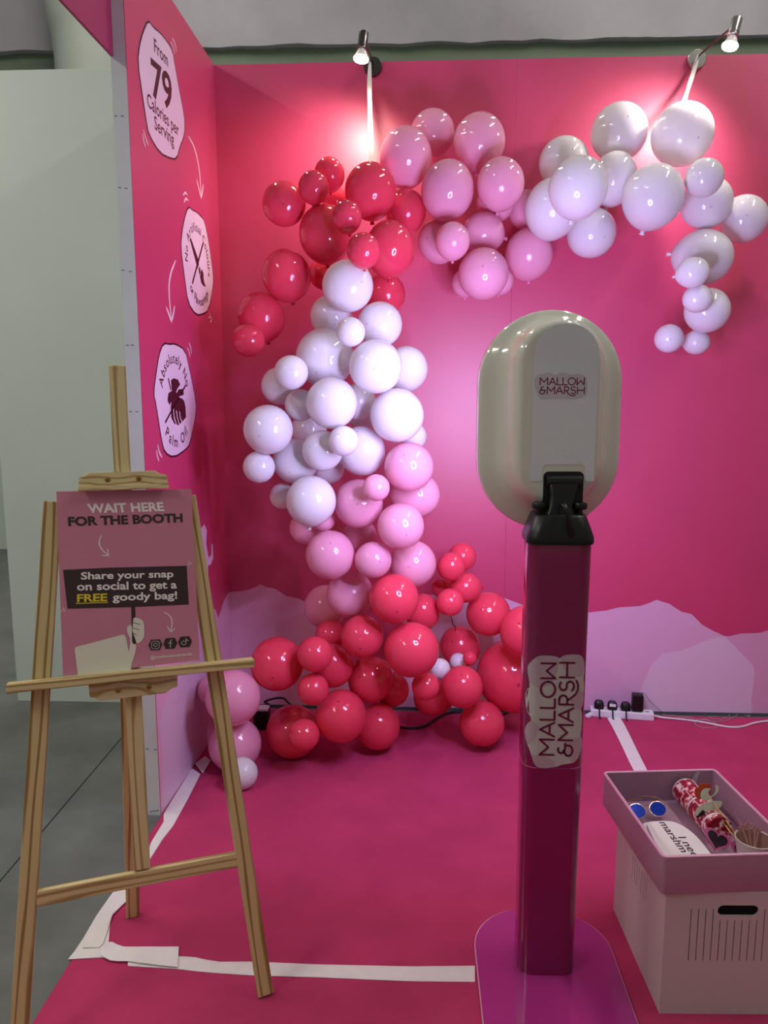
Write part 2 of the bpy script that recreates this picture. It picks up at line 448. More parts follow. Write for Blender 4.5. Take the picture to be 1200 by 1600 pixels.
b2, c2 = badge(z1([(192, 110), (250, 160), (290, 175), (345, 230), (390, 280), (440, 520), (480, 800), (503, 980), (495, 1130), (440, 1395), (375, 1435), (290, 1450), (190, 1300), (150, 1000), (100, 620), (115, 430), (145, 260)], 8, 270, 310))
c2 = (-0.333, 2.075)
t = MB(); arc_text(t, LP, 'No Artificial Colours', c2, 0.134, 186, -10, 0.033, LO, True, 0.012)
arc_text(t, LP, 'or Flavourings', c2, 0.163, 222, 322, 0.034, LO, False, 0.012)
t.build('lettering', MAROON, b2)
def pic(polys, strokes, s, ox, oy, parent, w):
    k = MB()
    for p in polys: k.flat(LP, px_poly(LP, z1(p, s, ox, oy)), LO)
    for p in strokes: k.stroke(LP, px_poly(LP, z1(p, s, ox, oy)), w, LO)
    return k.build('pictogram', MAROON, parent)
pic([[(206, 505), (215, 496), (226, 503), (318, 770), (322, 830), (303, 880), (290, 820)], [(318, 880), (334, 845), (345, 925), (328, 955)], [(355, 880), (378, 930), (384, 1030), (408, 1105), (380, 1098), (350, 1050), (336, 970)]],
    [[(373, 570), (243, 1055)]], 8, 270, 310, b2, 0.013)

b3, c3 = badge(z1([(300, 230), (345, 238), (370, 232), (435, 270), (460, 380), (503, 590), (500, 680), (465, 850), (440, 885), (365, 935), (310, 905), (290, 830), (255, 600), (240, 540), (260, 390), (275, 300)], 4, 180, 480))
c3 = (-0.675, 1.515)
t = MB(); arc_text(t, LP, 'Absolutely No', c3, 0.140, 164, 20, 0.038, LO, True, 0.012)
arc_text(t, LP, 'Palm Oil', c3, 0.178, 222, 316, 0.040, LO, False, 0.012)
t.build('lettering', MAROON, b3)
pic([[(346, 458), (362, 444), (390, 452), (404, 484), (384, 512), (424, 512), (427, 548), (402, 556), (428, 584), (437, 620), (441, 688), (412, 720), (392, 738), (368, 728), (348, 690), (345, 612), (334, 606), (325, 580), (330, 538), (352, 522)]],
    [[(436, 492), (312, 718)], [(331, 450), (345, 512)]], 4, 180, 480, b3, 0.010)
k = MB()
for p in ([(380, 530), (395, 506), (420, 496)], [(400, 560), (420, 566), (436, 596)], [(362, 640), (366, 690), (380, 732)], [(380, 650), (386, 690), (398, 732)], [(400, 655), (404, 690), (414, 716)], [(345, 600), (340, 640)]):
    k.stroke(LP, px_poly(LP, z1(p, 4, 180, 480)), 0.007, 0.0018)
k.build('leaf_slit', BADGE, b3)

def wall_marks(name, paths, s, ox, oy, w, tap=None):
    k = MB()
    for p in paths:
        q = smooth_poly(px_poly(LP, z1(p, s, ox, oy)), 2, False)
        n = len(q); k.stroke(LP, q, w, 0.0008, [0.45 + 0.55 * math.sin(math.pi * (i + .5) / n) for i in range(n)] if tap else None)
    return k.build(name, CHALK, wl)
wall_marks('printed_arrow', [[(530, 1030), (575, 1110), (605, 1220), (625, 1350), (635, 1540)], [(598, 1390), (612, 1450), (635, 1545)], [(652, 1430), (645, 1490), (635, 1545)]], 5.333, 195, 20, 0.011, True)
wall_marks('printed_arrow', [[(822, 1222), (795, 1290), (790, 1370), (803, 1505)], [(778, 1440), (790, 1470), (803, 1510)], [(817, 1436), (812, 1470), (803, 1510)]], 3, 0, 0, 0.012, True)
for sc, ps in (((3, 0, 0), ([(808, 178), (820, 205), (826, 240)], [(800, 195), (812, 222), (818, 252)], [(668, 628), (672, 660), (682, 688)], [(672, 608), (680, 645), (694, 680)], [(858, 915), (868, 900), (877, 914)], [(862, 948), (870, 928), (881, 940)], [(982, 1468), (986, 1484), (978, 1490)], [(988, 1485), (992, 1502), (984, 1510)])),
               ((4, 180, 480), ([(460, 222), (472, 255), (476, 290)], [(450, 252), (462, 280), (467, 312)], [(257, 895), (262, 930), (272, 962)], [(265, 860), (273, 905), (291, 938)]))):
    for p in ps: wall_marks('printed_tick', [p], *sc, 0.009, True)

# staples in the bare board end, and the header board above it
EP = Plane(LP.P((-LL, 0), -0.052), LP.n, (0, 0, 1))
STAPLE = mat('staple_grey', '#3a3a3c', 0.4, metal=0.8)
for (x, y) in [(181, 181), (191, 181), (187, 293), (197, 294), (192, 422), (204, 424), (199, 539), (207, 539), (204, 643), (214, 643), (230, 1170), (243, 1171), (236, 1268), (241, 1267), (246, 1266)]:
    a = EP.px(x, y); a = (min(max(a[0], 0.006), 0.044), a[1])
    k = MB().prism(EP, [(a[0] - .005, a[1] - .0012), (a[0] + .005, a[1] - .0022), (a[0] + .005, a[1]), (a[0] - .005, a[1] + .001)], 0, 0.0008)
    k.build('staple', STAPLE, wl)
hd = MB().prism(LP, [(-LL - 1.6, 2.60), (-LL - 0.001, 2.60), (-LL - 0.001, HW), (-LL - 1.6, HW)], -0.052, -0.042).build('trim_1', mat('header_pink', '#a82a62', 0.5))
S(hd, 'pink header board jutting forward high above the side wall end', 'header board')

# neighbouring stand: white panel; far hall wall, beam, pillar
S(MB().box((-1.50, 3.575, 1.499), (1.06, 0.045, 2.998)).build('wall_neighbour', PANELW, bevel=0.002), 'plain pale white partition panel left of the pink booth', 'wall')
hw_ = S(MB().box((0, 7.6, 2.42), (14, 0.2, 4.84)).build('wall_hall', mat('hall_pale_paint', '#c5cfc6', 0.8, var=0.04, vscale=1.5)), 'pale far wall of the hall', 'wall')
zb = at_y(330, 100, 7.5).z - 0.12
MB().box((0, 7.49, (zb + 4.84) / 2 + 0.1), (14, 0.03, 4.84 - zb + 0.2)).build('green_band', GREEN, hw_)  # flat green-grey strip on the wall just below the beam
# rough plaster beam with an uneven lower edge
bz = at_y(600, 67, 7.4).z
g = MB(); nx = 150; xs = [-7 + 14 * i / nx for i in range(nx + 1)]
rows = []
for x in xs:
    e = 0.018 * noise.noise((x * 3.1, 0, 0)) + 0.01 * noise.noise((x * 11, 3, 0))
    rows.append([Vector((x, 7.4 + 0.03 * noise.noise((x * 1.3, 0.3 * j, 5)) * (1 if j < 6 else 0), bz + e * (1 if j == 0 else 0) + j * 0.22)) for j in range(7)] + [Vector((x, 7.6, bz + 6 * .22)), Vector((x, 7.6, bz + e))])
g.rings(rows)
S(g.build('ceiling_beam', BEAMM, smooth=True, angle=50), 'rough grey painted concrete beam above the booth', 'beam')
pl = MB().lathe((-2.87, 7.0, 0.0), (0, 0, 1), [(0.34, 0), (0.34, 4.5), (0.36, 4.7), (0.40, 4.85), (0.42, 6.1)], 40)
S(pl.build('pillar', mat('pillar_paint', '#b9bfb4', 0.8, var=0.05, vscale=2), smooth=True), 'pale round hall pillar behind the white partition', 'pillar')

# hall ceiling lights: right one read from balloon highlights, the rest added
TUBE = mat('lit_tube', '#ffffff', 0.5, emit=BATTEN, ecol='#fffaf2')
HOUS = mat('lamp_housing_white', '#dddddd', 0.5)
def batten(x, y, z, L, lab):
    r = empty('ceiling_light', (x, y, z), lab, 'lamp', 'hall ceiling lights')
    MB().box((x, y, z + 0.03), (0.12, L, 0.05)).build('housing', HOUS, r, bevel=0.006)
    MB().box((x, y, z - 0.005), (0.09, L - 0.06, 0.02)).build('diffuser', TUBE, r)
    for s_ in (-1, 1): MB().tube([(x, y + s_ * L * .4, z + .05), (x, y + s_ * L * .4, z + 2.2)], 0.006, 6).build('suspension_rod', HOUS, r)
batten(2.6, 2.0, 5.0, 2.2, 'long white batten lamp hung over the right of the booth')
batten(-3.0, -0.9, 4.1, 2.2, 'long white batten lamp added behind the camera at left to light poster and kiosk')  # unseen lamp added for poster and kiosk; side wall screens the booth corner
batten(-3.6, 2.6, 4.1, 2.2, 'long white batten lamp added over the neighbouring stand to light its panel')  # unseen lamp added to light the white panel, screened from the booth
batten(-2.4, 5.3, 6.3, 2.2, 'long white batten lamp added high at left to brighten the hall beam')  # added out of view to lift the dark hall beam
batten(2.4, 5.3, 6.3, 2.2, 'long white batten lamp added high at right to brighten the hall beam')  # second added lamp, brightens the right half of the beam

# ------------------------------------------------------------------ photo booth kiosk
CX, CYF = 0.349, 1.785            # column front face
kio = empty('photo_booth', (CX, 1.84, 0.004), 'cream photo booth head on a glossy magenta post with base plate', 'photo booth')
MAG = mat('booth_magenta', '#a82e80', 0.16, coat=0.6)
MAGC = mat('booth_magenta_post', '#84154f', 0.16, coat=0.6)
EDGE = mat('plate_edge_pale', '#eab8d4', 0.3)
CREAM = mat('booth_cream_shell', '#d9d9cb', 0.13, coat=0.5)
FPz = Plane((0, 0, 0.004), (1, 0, 0), (0, 1, 0))
PX0, PX1, PY0, PY1, PR = 0.170, 0.543, 1.42, 2.045, 0.165
MB().prism(FPz, rrect(PX0 - .0022, PY0 - .0022, PX1 + .0022, PY1 + .0022, PR, 14), 0.0, 0.0085).build('plate_edge', EDGE, kio)
MB().prism(FPz, rrect(PX0, PY0, PX1, PY1, PR, 14), 0.0086, 0.0105).build('base_plate', MAG, kio)
# post: rounded rectangle section, slightly wider at the top
ZT = at_y(870, 851, CYF).z
def post_ring(z, hw, d, r): return [Vector((p[0], p[1], z)) for p in rrect(CX - hw, CYF, CX + hw, CYF + d, r, 8)]
def post_hw(z): return 0.0740 + 0.003 * z / ZT
zline = at_y(860, 1200, CYF).z
post = MB().rings([post_ring(z, post_hw(z), 0.115, 0.034) for z in (0.0146, 0.3, zline - .0006)]).build('post', MAGC, kio, smooth=True)
post2 = MB().rings([post_ring(z, post_hw(z) + .0006, 0.116, 0.034) for z in (zline, 0.9, ZT)]).build('post', MAGC, kio, smooth=True)
MB().rings([post_ring(z, post_hw(z) + .0010, 0.1166, 0.034) for z in (zline - .0012, zline + .0008)]).build('post_seam', mat('seam_pale', '#c97aa5', 0.3), kio, smooth=True)

class PostPlane(Plane):
    """Print wrapped onto the front of the post."""
    def P(s, a, off=0.0):
        x = a[0]; hw = post_hw(a[1]) + .0006; r = 0.034
        ex = abs(x) - (hw - r); y = CYF
        if ex > 0: y = CYF + r - math.sqrt(max(0, r * r - min(ex, r * .985) ** 2))
        return Vector((CX + x, y - off - .0003, a[1]))
PP = PostPlane((CX, CYF, 0), (1, 0, 0), (0, 0, 1))
def zc(pts): return px_poly(Plane((CX, CYF, 0), (1, 0, 0), (0, 0, 1)), [(820 + a / 8, 1010 + b / 8) for a, b in pts])
def wrap(mb, pts, off):
    q = smooth_poly(zc(pts), 1); x0, x1 = min(p[0] for p in q), max(p[0] for p in q)
    cuts = [x0 + (x1 - x0) * k / 14 for k in range(15)]
    bm = bmesh.new(); vs = [bm.verts.new((p[0], p[1], 0)) for p in q]; bm.faces.new(vs)
    for c in cuts[1:-1]:
        bmesh.ops.bisect_plane(bm, geom=bm.verts[:] + bm.edges[:] + bm.faces[:], plane_co=(c, 0, 0), plane_no=(1, 0, 0))
    bm.verts.index_update()
    vv = [(v.co.x, v.co.y) for v in bm.verts]
    for f in bm.faces: 
        if f.normal.z < 0: f.normal_flip()
    ff = [tuple(v.index for v in f.verts) for f in bm.faces]; bm.free()
    mb.add([PP.P(p, off) for p in vv], ff)
ST1 = mat('sticker_cream', '#c3c4bb', 0.35); ST2 = mat('sticker_mauve', '#b9a6b0', 0.35)
base_blob = [(75, 205), (165, 113), (300, 112), (400, 125), (437, 155), (480, 110), (600, 98), (700, 105), (755, 190), (760, 330), (745, 420), (755, 520), (745, 740), (705, 800), (728, 850), (722, 1050), (700, 1130), (728, 1180), (725, 1300), (650, 1440), (560, 1465), (460, 1475), (400, 1505), (210, 1528), (115, 1480), (80, 1345), (20, 1200), (10, 1080), (35, 990), (95, 920), (30, 830), (17, 640), (40, 550), (75, 520), (35, 290)]
k = MB(); wrap(k, base_blob, 0.0004); stk = k.build('cloud_sticker', ST1, post2)
for b in ([(75, 205), (165, 113), (300, 112), (400, 125), (430, 160), (390, 330), (330, 470), (75, 520), (35, 290)],
          [(445, 150), (490, 110), (600, 98), (700, 105), (755, 190), (750, 360), (680, 365), (510, 330)],
          [(690, 560), (750, 570), (745, 740), (705, 800), (600, 760), (560, 620)],
          [(95, 920), (180, 1000), (120, 1130), (60, 1240), (20, 1200), (10, 1080), (35, 990)],
          [(80, 1345), (330, 1390), (410, 1500), (210, 1528), (115, 1480)],
          [(500, 1190), (700, 1130), (728, 1180), (725, 1300), (650, 1440), (560, 1440), (510, 1300)]):
    k = MB(); wrap(k, b, 0.0012); k.build('sticker_shade', ST2, post2)
LOGO = mat('logo_wine', '#6a0d3a', 0.35)
LG = logo_strokes()
# logo on the post reads upwards: baseline of the first line to the left
q0 = zc([(357, 1360)])[0]; q1 = zc([(385, 210)])[0]
sc = (q1[1] - q0[1]) / 6.28
k = MB()
for st in LG:
    k.stroke(PP, [(-(p[1] - 1.3) * sc * 0.92 + q0[0] + (q1[0] - q0[0]) * p[0] / 6.28, q0[1] + p[0] * sc) for p in st], 0.13 * sc, 0.0020)
k.build('lettering', LOGO, post2)

# mounting cap, knobs, arm
zc0, zc1 = at_y(870, 852, CYF - .006).z, at_y(870, 806, CYF).z
cap = MB().rings([[Vector((p[0], p[1], z)) for p in rrect(CX - hw, CYF + oy, CX + hw, CYF + 0.122 - oy, 0.03, 6)] for z, hw, oy in ((zc0, .0805, -.006), (zc0 + .006, .082, -.007), (zc0 + .018, .081, -.006), (zc1 - .004, .064, .006), (zc1, .060, .010))])
cap.build('mount_cap', BLACK, kio, smooth=True)
for kx in (-0.0495, 0.0505):
    MB().lathe((CX + kx, CYF + .045, zc1 - .003), (0, 0, 1), [(.007, 0), (.007, .012), (.016, .014), (.0175, .018), (.0175, .026), (.016, .029)], 12).build('knob', BLACK, kio, smooth=True)
# head frame
HA = math.radians(3)
HX = Vector((math.cos(HA), math.sin(HA), 0)); HN = Vector((-math.sin(HA), math.cos(HA), 0)); HC = Vector((0.340, 1.955, 1.455))
def hp(x, z, d): return HC + HX * x + Vector((0, 0, z)) + HN * d         # d > 0 towards the back wall
def stad(w, zt, zb, d, n=20, xo=0.0):
    p = []
    for i in range(n + 1):
        a = math.pi * i / n; p.append(hp(xo + w * math.cos(a), zt - w + w * math.sin(a), d))
    for i in range(n + 1):
        a = math.pi + math.pi * i / n; p.append(hp(xo + w * math.cos(a), zb + w + w * math.sin(a), d))
    return p
TOPZ, BOTZ = 0.282, -0.280
lv = [(.180, TOPZ - .004, BOTZ + .004, .042), (.184, TOPZ, BOTZ, .036), (.184, TOPZ, BOTZ, .006), (.1825, TOPZ - .001, BOTZ + .001, -.002), (.178, TOPZ - .005, BOTZ + .006, -.007),
      (.165, TOPZ - .012, BOTZ + .018, -.013), (.147, TOPZ - .020, BOTZ + .036, -.022), (.132, TOPZ - .026, BOTZ + .054, -.036), (.121, TOPZ - .030, BOTZ + .064, -.056), (.114, TOPZ - .033, BOTZ + .070, -.078),
      (.108, TOPZ - .036, BOTZ + .076, -.094), (.099, TOPZ - .042, BOTZ + .084, -.106), (.092, TOPZ - .048, BOTZ + .092, -.1095), (.086, TOPZ - .054, BOTZ + .098, -.110)]
sh = MB().rings([list(reversed(stad(*l))) for l in lv])
house = sh.build('housing', CREAM, kio, smooth=True, angle=70)
# back label with arched top and a notch for the hinge
HB = Plane(hp(0, 0, -0.1106), HX, (0, 0, 1))
def hb(x, y): return HB.px(x, y)
lx0, ly0 = hb(829, 752); lx1, _ = hb(928, 752); _, ltop = hb(876, 505)
xm = (lx0 + lx1) / 2; w = (lx1 - lx0) / 2
nl, _ = hb(847, 752); nr, _ = hb(913, 752); _, nz = hb(880, 726)
lab = [(xm + w * math.cos(math.pi * i / 20), ltop - w * .92 + w * .92 * math.sin(math.pi * i / 20)) for i in range(21)]
lab += [(lx0, ly0), (nl, ly0), (nl, nz - .008), (nl + .003, nz - .002), (nl + .009, nz), (nr - .009, nz), (nr - .003, nz - .002), (nr, nz - .008), (nr, ly0), (lx1, ly0)]
MB().prism(HB, lab, 0.0, 0.0008).build('back_label', mat('label_silver_grey', '#dbe2e4', 0.3), house)
cl = smooth_poly([hb(820 + a / 10, 570 + b / 10) for a, b in ((150, 210), (190, 165), (300, 130), (390, 115), (470, 165), (540, 125), (630, 118), (740, 160), (850, 130), (950, 175), (970, 260), (975, 480), (900, 510), (760, 540), (600, 525), (380, 530), (260, 540), (200, 480), (150, 330))], 2)
MB().flat(HB, cl, 0.0012).build('logo_cloud', mat('logo_cloud_grey', '#c9c3ca', 0.3), house)
k = MB(); A0 = hb(820 + 228 / 10, 570 + 452 / 10); A1 = hb(820 + 925 / 10, 570 + 452 / 10); T0 = hb(820 + 225 / 10, 570 + 205 / 10)
sx = (A1[0] - A0[0]) / 6.34; sz = (T0[1] - A0[1]) / 2.3
for st in LG:
    k.stroke(HB, [(A0[0] + p[0] * sx, A0[1] + (A1[1] - A0[1]) * p[0] / 6.34 + p[1] * sz) for p in st], 0.145 * sx, 0.0016)
k.build('lettering', mat('logo_wine_small', '#7a1444', 0.35), house)
# condensation-like droplets along the lower label
DROP = mat('clear_droplet', '#dfe5e6', 0.04)
k = MB(); rnd = random.Random(3)
for i in range(70):
    x = rnd.uniform(lx0 + .006, lx1 - .006); z = rnd.uniform(nz + .004, nz + .075) if rnd.random() < .8 else rnd.uniform(nz + .08, ltop - .05)
    r = rnd.choice((.0009, .0011, .0014, .002))
    c = HB.P((x, z), 0.0008)
    k.lathe(c, HB.n, [(r, 0), (r * .9, r * .35), (r * .5, r * .6), (.0001, r * .65)], 8)
tag(k.build('droplet', DROP, house, smooth=True), kind='stuff')
# hinge arm
def hrect(x0, x1, z0, z1_, d, r): return [hp(p[0], p[1], d) for p in rrect(x0, z0, x1, z1_, r, 6)]
h0 = HB.px(852, 738); h1 = HB.px(907, 800)
ax0, ax1 = h0[0], h1[0]; az1 = h0[1] - .002; az0 = h1[1] - .03
MB().rings([hrect(ax0 - .004, ax1 + .004, az0, az1 + .004, -.098, .012), hrect(ax0 - .004, ax1 + .004, az0, az1 + .004, -.1125, .012)][::-1]).build('hinge_recess', mat('hinge_black', '#050505', 0.5), kio, smooth=True)
bar = MB(); mid = (ax0 + ax1) / 2
bar.lathe(hp(ax0 + .002, az1 - .02, -.112), HX, [(.001, 0), (.016, .0), (.016, ax1 - ax0 - .004), (.001, ax1 - ax0 - .004)], 24)
bar.build('hinge_barrel', mat('satin_black', '#151517', 0.32), kio, smooth=True)
zarm0 = zc1 - .004
b0 = Vector((CX, CYF + .055, zarm0)); tp = hp(mid, az1 - .02, -.112)
arm = []
for f_, hw, dd in ((0, .036, .030), (.25, .030, .026), (.6, .030, .022), (.85, .036, .018), (1.0, .040, .012)):
    c = b0.lerp(tp, f_)
    arm.append([c + HX * p[0] + Vector((0, p[1], 0)) for p in rrect(-hw, -dd, hw, dd, .010, 4)])
MB().rings(arm).build('arm', BLACK, kio, smooth=True)
cb = [at_y(879, 789, 1.795), at_y(882, 790, 1.782), at_y(886, 798, 1.775), at_y(890, 815, 1.773), at_y(893, 830, 1.776), at_y(892, 838, 1.782)]
MB().tube([Vector(p) for p in smooth_poly3(cb)], 0.0065, 10).build('power_cable', BLACK, kio, smooth=True)
# front side: bezel, dark screen, oval light ring
MB().rings([stad(.179, TOPZ - .005, BOTZ + .005, .040), stad(.179, TOPZ - .005, BOTZ + .005, .044)]).build('front_bezel', WHITEP, kio, smooth=True)
ro, ri = stad(.174, TOPZ - .010, BOTZ + .010, .0455), stad(.150, TOPZ - .034, BOTZ + .034, .0455)
n = len(ro); MB().add(ro + ri, [(j, (j + 1) % n, n + (j + 1) % n, n + j) for j in range(n)]).build('light_ring', mat('ring_light', '#ffffff', 0.4, emit=RING, ecol='#cbc3ff'), kio)
MB().rings([stad(.146, TOPZ - .038, BOTZ + .038, .0445), stad(.146, TOPZ - .038, BOTZ + .038, .0458)]).build('screen', mat('dark_glass', '#08080a', 0.08), kio)

# ------------------------------------------------------------------ easel with poster
E_ = Vector((0.929, 0.369, 0)).normalized(); N_ = Vector((-E_.y, E_.x, 0)); TI = math.radians(8)
W_ = N_ * math.sin(TI) + Vector((0, 0, math.cos(TI))); FNT = E_.cross(W_)
M0 = on_floor(415, 1557) - E_ * 0.287; M0.z = 0.004
EPL = Plane(M0, E_, W_)
def ep(u, v, d=0.0): return M0 + E_ * u + W_ * v + FNT * d
eas = empty('easel', M0, 'tall pale pine easel standing half on the carpet at left', 'easel')
WOODS = [wood_mat('pine_a', '#dfcc98', '#b0915a', 0.0), wood_mat('pine_b', '#dbc790', '#9c7c46', 3.7), wood_mat('pine_c', '#e2d09e', '#b3955c', 8.1), wood_mat('pine_h', '#e2d09e', '#b89a62', 2.3, True)]
def bar3(name, p0, p1, wdir, wid, thk, m, bev=0.002):
    """A wooden bar from p0 to p1, local Z along its length for the grain."""
    p0, p1 = Vector(p0), Vector(p1); Z = (p1 - p0).normalized(); X = (Vector(wdir) - Z * Vector(wdir).dot(Z)).normalized(); Y = Z.cross(X)
    L = (p1 - p0).length
    k = MB().box((0, 0, L / 2), (wid, thk, L))
    o = k.build(name, m, None, bevel=bev)
    R = Matrix((X, Y, Z)).transposed()
    o.parent = eas; o.location = p0 - M0; o.rotation_euler = R.to_euler()
    return o
for s_, m in ((-1, WOODS[1]), (1, WOODS[1])):
    bar3('leg', ep(s_ * .287, 0.004), ep(s_ * .153, 1.283), E_, .040, .020, m)
bar3('stretcher', ep(-.231, .362), ep(.231, .362), W_, .036, .019, WOODS[0])
bar3('top_rail', ep(-.140, 1.235, -.021), ep(.140, 1.235, -.021), W_, .045, .018, WOODS[0])
bar3('mast', ep(0.004, .384, .0), ep(0.004, 1.603, .0), E_, .0385, .018, WOODS[2])
rear = on_floor(208, 1433); rear.z = 0.006
bar3('rear_leg', rear, ep(0.0, 1.20, -.05), E_, .038, .020, WOODS[1])
bar3('shelf', ep(-.266, .8635, .028), ep(.292, .8595, .028), W_, .020, .036, WOODS[0])
def clamp(name, v0, v1, flip):
    out = [(-.100, v0), (-.099, v1 - .012), (-.088, v1 - .008), (-.076, v1), (.072, v1), (.084, v1 - .008), (.100, v1 - .012), (.101, v0)]
    if flip: out = [(a, v0 + v1 - b) for a, b in out][::-1]
    o = MB().prism(EPL, [(a + .006, b) for a, b in out], .0105, .028).build(name, WOODS[3], eas, bevel=.0015)
    for sx_ in (-.030, .040):
        sc_ = MB().lathe(ep(sx_, (v0 + v1) / 2, .028), FNT, [(.0065, 0), (.006, .0015), (.003, .0028), (.0005, .003)], 14)
        sc_.build('screw', SCREW, o, smooth=True)
        MB().box(ep(sx_, (v0 + v1) / 2, .0311), (.007, .0012, .0006), (E_, W_, FNT)).build('screw_slot', mat('slot_dark', '#2a2014', .6), o)
    return o
clamp('upper_clamp', 1.311, 1.347, False)
MB().prism(EPL, [(-.095, 1.303), (.108, 1.303), (.108, 1.314), (-.095, 1.314)], .0285, .036).build('clamp_lip', WOODS[3], eas, bevel=.001)
clamp('lower_clamp', .808, .849, True)

# poster board on the shelf
PB = Plane(ep(0, 0, .0168), E_, W_)
def pb(x, y): return PB.px(x, y)
pTL, pTR, pBR, pBL = pb(88, 768), pb(299, 764), pb(312, 1031), pb(97, 1058)
vb = 0.8745
quad = [(pBL[0] + .002, vb), (pBR[0], vb + .002), (pTR[0], pTR[1]), (pTL[0], pTL[1])]
pos = empty('poster_board', PB.P((0.005, vb)), 'dusty pink WAIT HERE FOR THE BOOTH sign on the easel', 'sign')
MB().prism(PB, quad, -.005, 0.0).build('board', mat('poster_pink', '#cf859c', 0.55), pos)
PW = mat('poster_white', '#f7f0ea', 0.55); PD = mat('poster_brown', '#3b2a2c', 0.55); PY_ = mat('poster_yellow', '#e8cf34', 0.55); PC = mat('poster_cream', '#e8e6d6', 0.55)
def p6(a, b): return pb(80 + a / 5, 760 + b / 5)
def ptext(s, L, R, T, m, bold, off=.0008, parent=None):
    k = MB(); put_text(k, PB, s, p6(*L), p6(*R), p6(*T), off, bold); return k.build('lettering', m, parent or pos)
ptext('WAIT HERE', (290, 206), (885, 190), (278, 140), PW, .036)
ptext('FOR THE BOOTH', (135, 308), (1028, 276), (130, 242), PD, .036)
plac = MB().flat(PB, [p6(*q) for q in ((93, 652), (450, 635), (1058, 620), (1075, 922), (640, 942), (127, 955))], .0005).build('printed_placard', PD, pos)
ptext('Share your snap', (232, 726), (955, 708), (232, 672), PW, .024, .0010, plac)
ptext('on social to get a', (202, 812), (982, 795), (200, 752), PW, .024, .0010, plac)
ptext('FREE', (202, 902), (438, 894), (202, 845), PY_, .03, .0010, plac)
ptext('goody bag!', (480, 893), (985, 876), (478, 836), PW, .024, .0010, plac)
MB().stroke(PB, [p6(196, 914), p6(442, 906)], .0020, .0010).build('underline', PY_, plac)
MB().flat(PB, [p6(*q) for q in ((625, 942), (656, 940), (662, 1232), (632, 1236))], .0005).build('printed_stick', PD, pos)
hand = smooth_poly([p6(*q) for q in ((640, 1030), (655, 1022), (700, 1035), (727, 1060), (728, 1150), (722, 1190), (690, 1222), (668, 1228), (655, 1185), (640, 1150), (632, 1110), (638, 1080))], 2)
MB().flat(PB, hand, .0010).build('printed_hand', PC, pos)
k = MB()
for q in ([(640, 1062), (665, 1070), (692, 1078)], [(634, 1104), (660, 1112), (686, 1118)], [(640, 1146), (656, 1156), (668, 1160)]): k.stroke(PB, [p6(*z) for z in q], .0012, .0013)
k.build('finger_line', PD, pos)
MB().flat(PB, smooth_poly([p6(*q) for q in ((590, 1110), (602, 1088), (628, 1080), (632, 1140), (630, 1232), (668, 1230), (655, 1310), (622, 1400), (625, 1450), (612, 1450), (606, 1290), (622, 1200), (598, 1150))], 1), .0007).build('printed_arm', PC, pos)
blk = [(184, 1275), (190, 1258), (205, 1250), (380, 1206), (555, 1158), (572, 1160), (585, 1185), (606, 1290), (622, 1340), (620, 1440), (420, 1465), (210, 1480), (200, 1410)]
MB().flat(PB, [p6(*q) for q in blk], .0006).build('printed_block', PC, pos)
def parrow(paths, w):
    k = MB()
    for p in paths:
        q = smooth_poly([p6(*z) for z in p], 2, False); n = len(q); k.stroke(PB, q, w, .0006, [.5 + .5 * math.sin(math.pi * (i + .5) / n) for i in range(n)])
    k.build('printed_arrow', PW, pos)
parrow([[(393, 382), (372, 430), (382, 480), (446, 540)], [(398, 538), (420, 540), (448, 542)], [(440, 488), (444, 515), (448, 542)]], .0026)
parrow([[(882, 983), (925, 1005), (948, 1050), (935, 1138)], [(906, 1092), (920, 1115), (934, 1138)], [(970, 1110), (950, 1125), (934, 1138)]], .0026)
for p in ([(1062, 603), (1072, 608), (1078, 620)], [(1072, 588), (1088, 595), (1096, 608)], [(82, 962), (84, 972), (92, 980)], [(98, 948), (98, 962), (108, 975)]):
    k = MB(); k.stroke(PB, [p6(*z) for z in p], .0013, .0006); k.build('printed_tick', PW, pos)
for i, c in enumerate(((814, 1238), (930, 1226), (1045, 1214))):
    hx = [p6(c[0] + 55 * math.cos(math.radians(a)), c[1] + 55 * math.sin(math.radians(a)) - 3 * math.cos(math.radians(a))) for a in (0, 50, 130, 180, 230, 310)]
    hxo = MB().flat(PB, hx[::-1], .0006).build('printed_hexagon', PD, pos)
    k = MB(); u = lambda a, b: p6(c[0] + a, c[1] + b)
    if i == 0:
        k.stroke(PB, [u(*q) for q in ((-30, -18), (-20, -28), (20, -30), (30, -22), (30, 18), (22, 28), (-18, 30), (-30, 22), (-30, -18))], .0013, .0009)
        k.stroke(PB, [u(14 * math.cos(a * math.pi / 6), 14 * math.sin(a * math.pi / 6)) for a in range(13)], .0013, .0009)
        k.stroke(PB, [u(18, -19), u(19, -20)], .0013, .0009)
    elif i == 1:
        k.stroke(PB, [u(12, -26), u(4, -24), u(0, -14), u(1, 30)], .0020, .0009); k.stroke(PB, [u(-14, -2), u(14, -4)], .0018, .0009)
    else:
        k.stroke(PB, [u(18 * math.cos(a * math.pi / 6) - 9, 15 * math.sin(a * math.pi / 6) + 8) for a in range(0, 13)], .0014, .0009)
        k.stroke(PB, [u(9, 6), u(8, -26), u(14, -14), u(28, -10)], .0016, .0009)
    k.build('icon', mat('poster_icon', '#cfc4c0', .55), hxo)
ptext('@mallowandmarsh', (775, 1348), (1100, 1318), (773, 1325), PW, .008)

